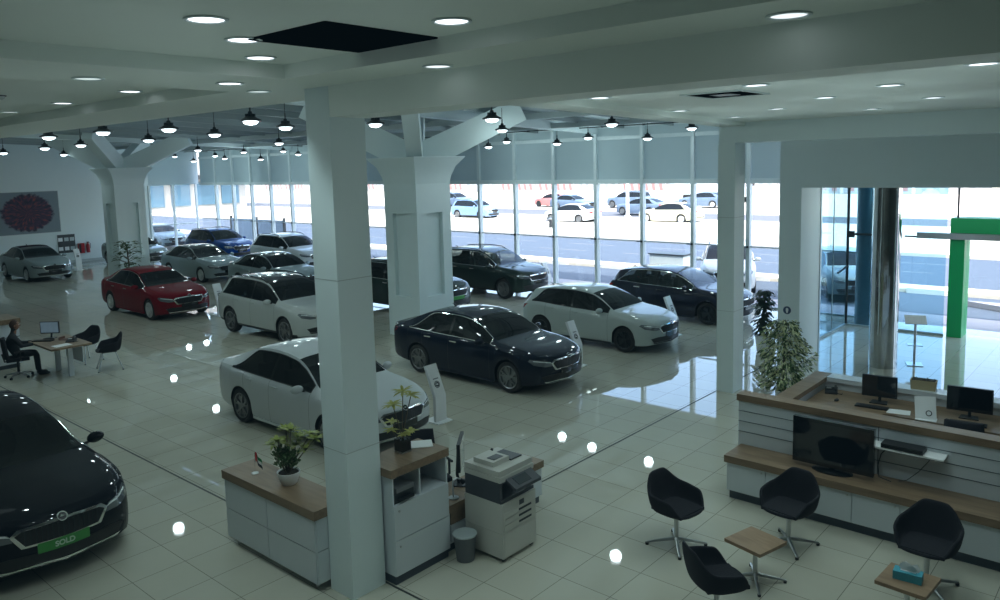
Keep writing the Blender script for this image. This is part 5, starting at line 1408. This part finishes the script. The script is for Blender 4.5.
# the ones drawn near the facade hang lower along the same sight line
PIX = {15: (194, 158.4), 16: (207.8, 155.5), 17: (224.8, 157), 18: (243.8, 152), 19: (260.8, 156.7), 20: (284, 151), 21: (298.8, 153.3), 25: (505.7, 141), 26: (487.8, 146.4), 27: (557.8, 143.4), 28: (588.6, 136.8), 30: (638.8, 138.3)}
ZP = {15: 4.95, 16: 5.16, 17: 5.02, 18: 5.22, 19: 4.9, 20: 5.21, 21: 5.05, 25: 5.14, 26: 4.99, 27: 5.0, 28: 5.14, 30: 5.03}
rows = {}
for i, (x, y) in enumerate(PEND):
    rows.setdefault('nearest' if x < 8 else ('second' if x < 11.5 else ('middle' if x < 17 else 'window-side')), []).append(i)
LABP = {}
for rname, ids in rows.items():
    ids.sort(key=lambda i: PEND[i][1])
    for n, i in enumerate(ids): LABP[i] = '%s black pendant lamp from the entrance end in the %s row under the atrium roof' % (ordinal(n) if n < 14 else 'last', rname)
for i, (x, y) in enumerate(PEND):
    z = ZP.get(i, 5.22)
    t = thing('pendant_lamp', LABP[i], 'pendant lamp', (x, y, z), 0, 'pendant lamps of the %s row' % next(r for r, q in rows.items() if i in q)); pendant_mesh(t, z, x)
    t.scale = (.9, .9, .95)
for x, y0, y1, lab in ((9.05, 9.0, 20.0, 'long thin conduit carrying the pendants left of the near column'), (7.42, 11.5, 18.6, 'thin conduit above the nearest pendant row'), (16.9, 9.0, 30.0, 'thin conduit above the middle pendant row'), (20.85, 9.0, 41.0, 'thin conduit above the window-side pendant row')):
    o = thing('conduit', lab, 'conduit', (x, y0, 0)); zz_ = min(5.78, rz_(x)-.20)
    MB().cyl((0, 0, zz_), (0, y1-y0, zz_), .016, n=7).build('pipe', DARKM, o)
    b = MB()
    for k in range(int((y1-y0)/1.5)): b.box((0, .4+k*1.5, zz_), (.05, .07, .05))
    b.build('junction_boxes', DARKM, o, smooth=0)['kind'] = 'stuff'

# ------------------------------------------------------------------ light
wld = bpy.data.worlds.new('sky_world'); scene.world = wld; wld.use_nodes = True; nt = wld.node_tree
sky = nt.nodes.new('ShaderNodeTexSky'); sky.sky_type = 'NISHITA'; sky.sun_disc = False; sky.sun_elevation = math.radians(58); sky.sun_rotation = math.radians(200); sky.dust_density = 3.0; sky.air_density = 1.0
bg = nt.nodes['Background']; bg.inputs[1].default_value = SKY_STR
nt.links.new(sky.outputs[0], bg.inputs[0])
def lamp(kind, name, loc, energy, color, rot=None, **k):
    l = bpy.data.lights.new(name, kind); l.energy = energy; l.color = color
    for q, v in k.items(): setattr(l, q, v)
    o = bpy.data.objects.new(name, l); COL.objects.link(o); o.location = loc
    if rot: o.rotation_euler = rot
    return o
sv = Vector((.42, .38, -.85))
s = lamp('SUN', 'sun', (0, 0, 20), SUN_STR, (1, .95, .86), angle=.009); s.rotation_euler = sv.to_track_quat('-Z', 'Y').to_euler()
LC = (.76, .98, .99)
for (x, y, z) in DL: lamp('SPOT', 'downlight_beam', (x-(.1 if 4.35 < x < 4.5 else 0), y, z-.03), 13*LK, LC, spot_size=(.75 if 4.35 < x < 4.5 else 1.8), spot_blend=.7, shadow_soft_size=.045)
for k_, (x, y, z) in enumerate(DL): lamp('POINT', 'ceiling_fill', (x-(.5 if x < 5.3 else 0), y, z-.75), (1.6 if x > 5.3 else .45)*LK, LC, shadow_soft_size=.25)  # added fill lamps below the downlights, brightening ceilings and walls
for x, y in ((18.4, 3.6), (18.6, 1.4), (18.6, 5.0)): lamp('POINT', 'lobby_fill', (x, y, 3.2), 6*LK, (.85, 1, 1), shadow_soft_size=.25)  # added fill lamps without fittings, brightening the lobby walls and floor
if 1: pass
for i, (x, y) in enumerate(PEND):
    lamp('SPOT', 'pendant_beam', (x, y, ZP.get(i, 5.22)-.13), 11*LK, LC, spot_size=2.5, spot_blend=.7, shadow_soft_size=.12)
    lamp('POINT', 'pendant_glow', (x, y, ZP.get(i, 5.22)-.16), 6.5*LK, LC, shadow_soft_size=.14)
scene.view_settings.view_transform = 'Standard'; scene.view_settings.look = 'None'; scene.view_settings.exposure = EXPO; scene.view_settings.gamma = 1.0
vs_ = scene.view_settings; vs_.use_curve_mapping = True; cmp_ = vs_.curve_mapping
for ci, (lo, hi) in enumerate(((.0012, 1.0), (.0032, 1.0), (.0045, 1.0))):
    cu_ = cmp_.curves[ci]; cu_.points[0].location = (0, lo); cu_.points[-1].location = (1, hi)
cmp_.update()
scene.cycles.max_bounces = 9; scene.cycles.diffuse_bounces = 5; scene.cycles.glossy_bounces = 4; scene.cycles.transparent_max_bounces = 24; scene.cycles.sample_clamp_indirect = 6.0
scene.cycles.caustics_reflective = False; scene.cycles.caustics_refractive = False
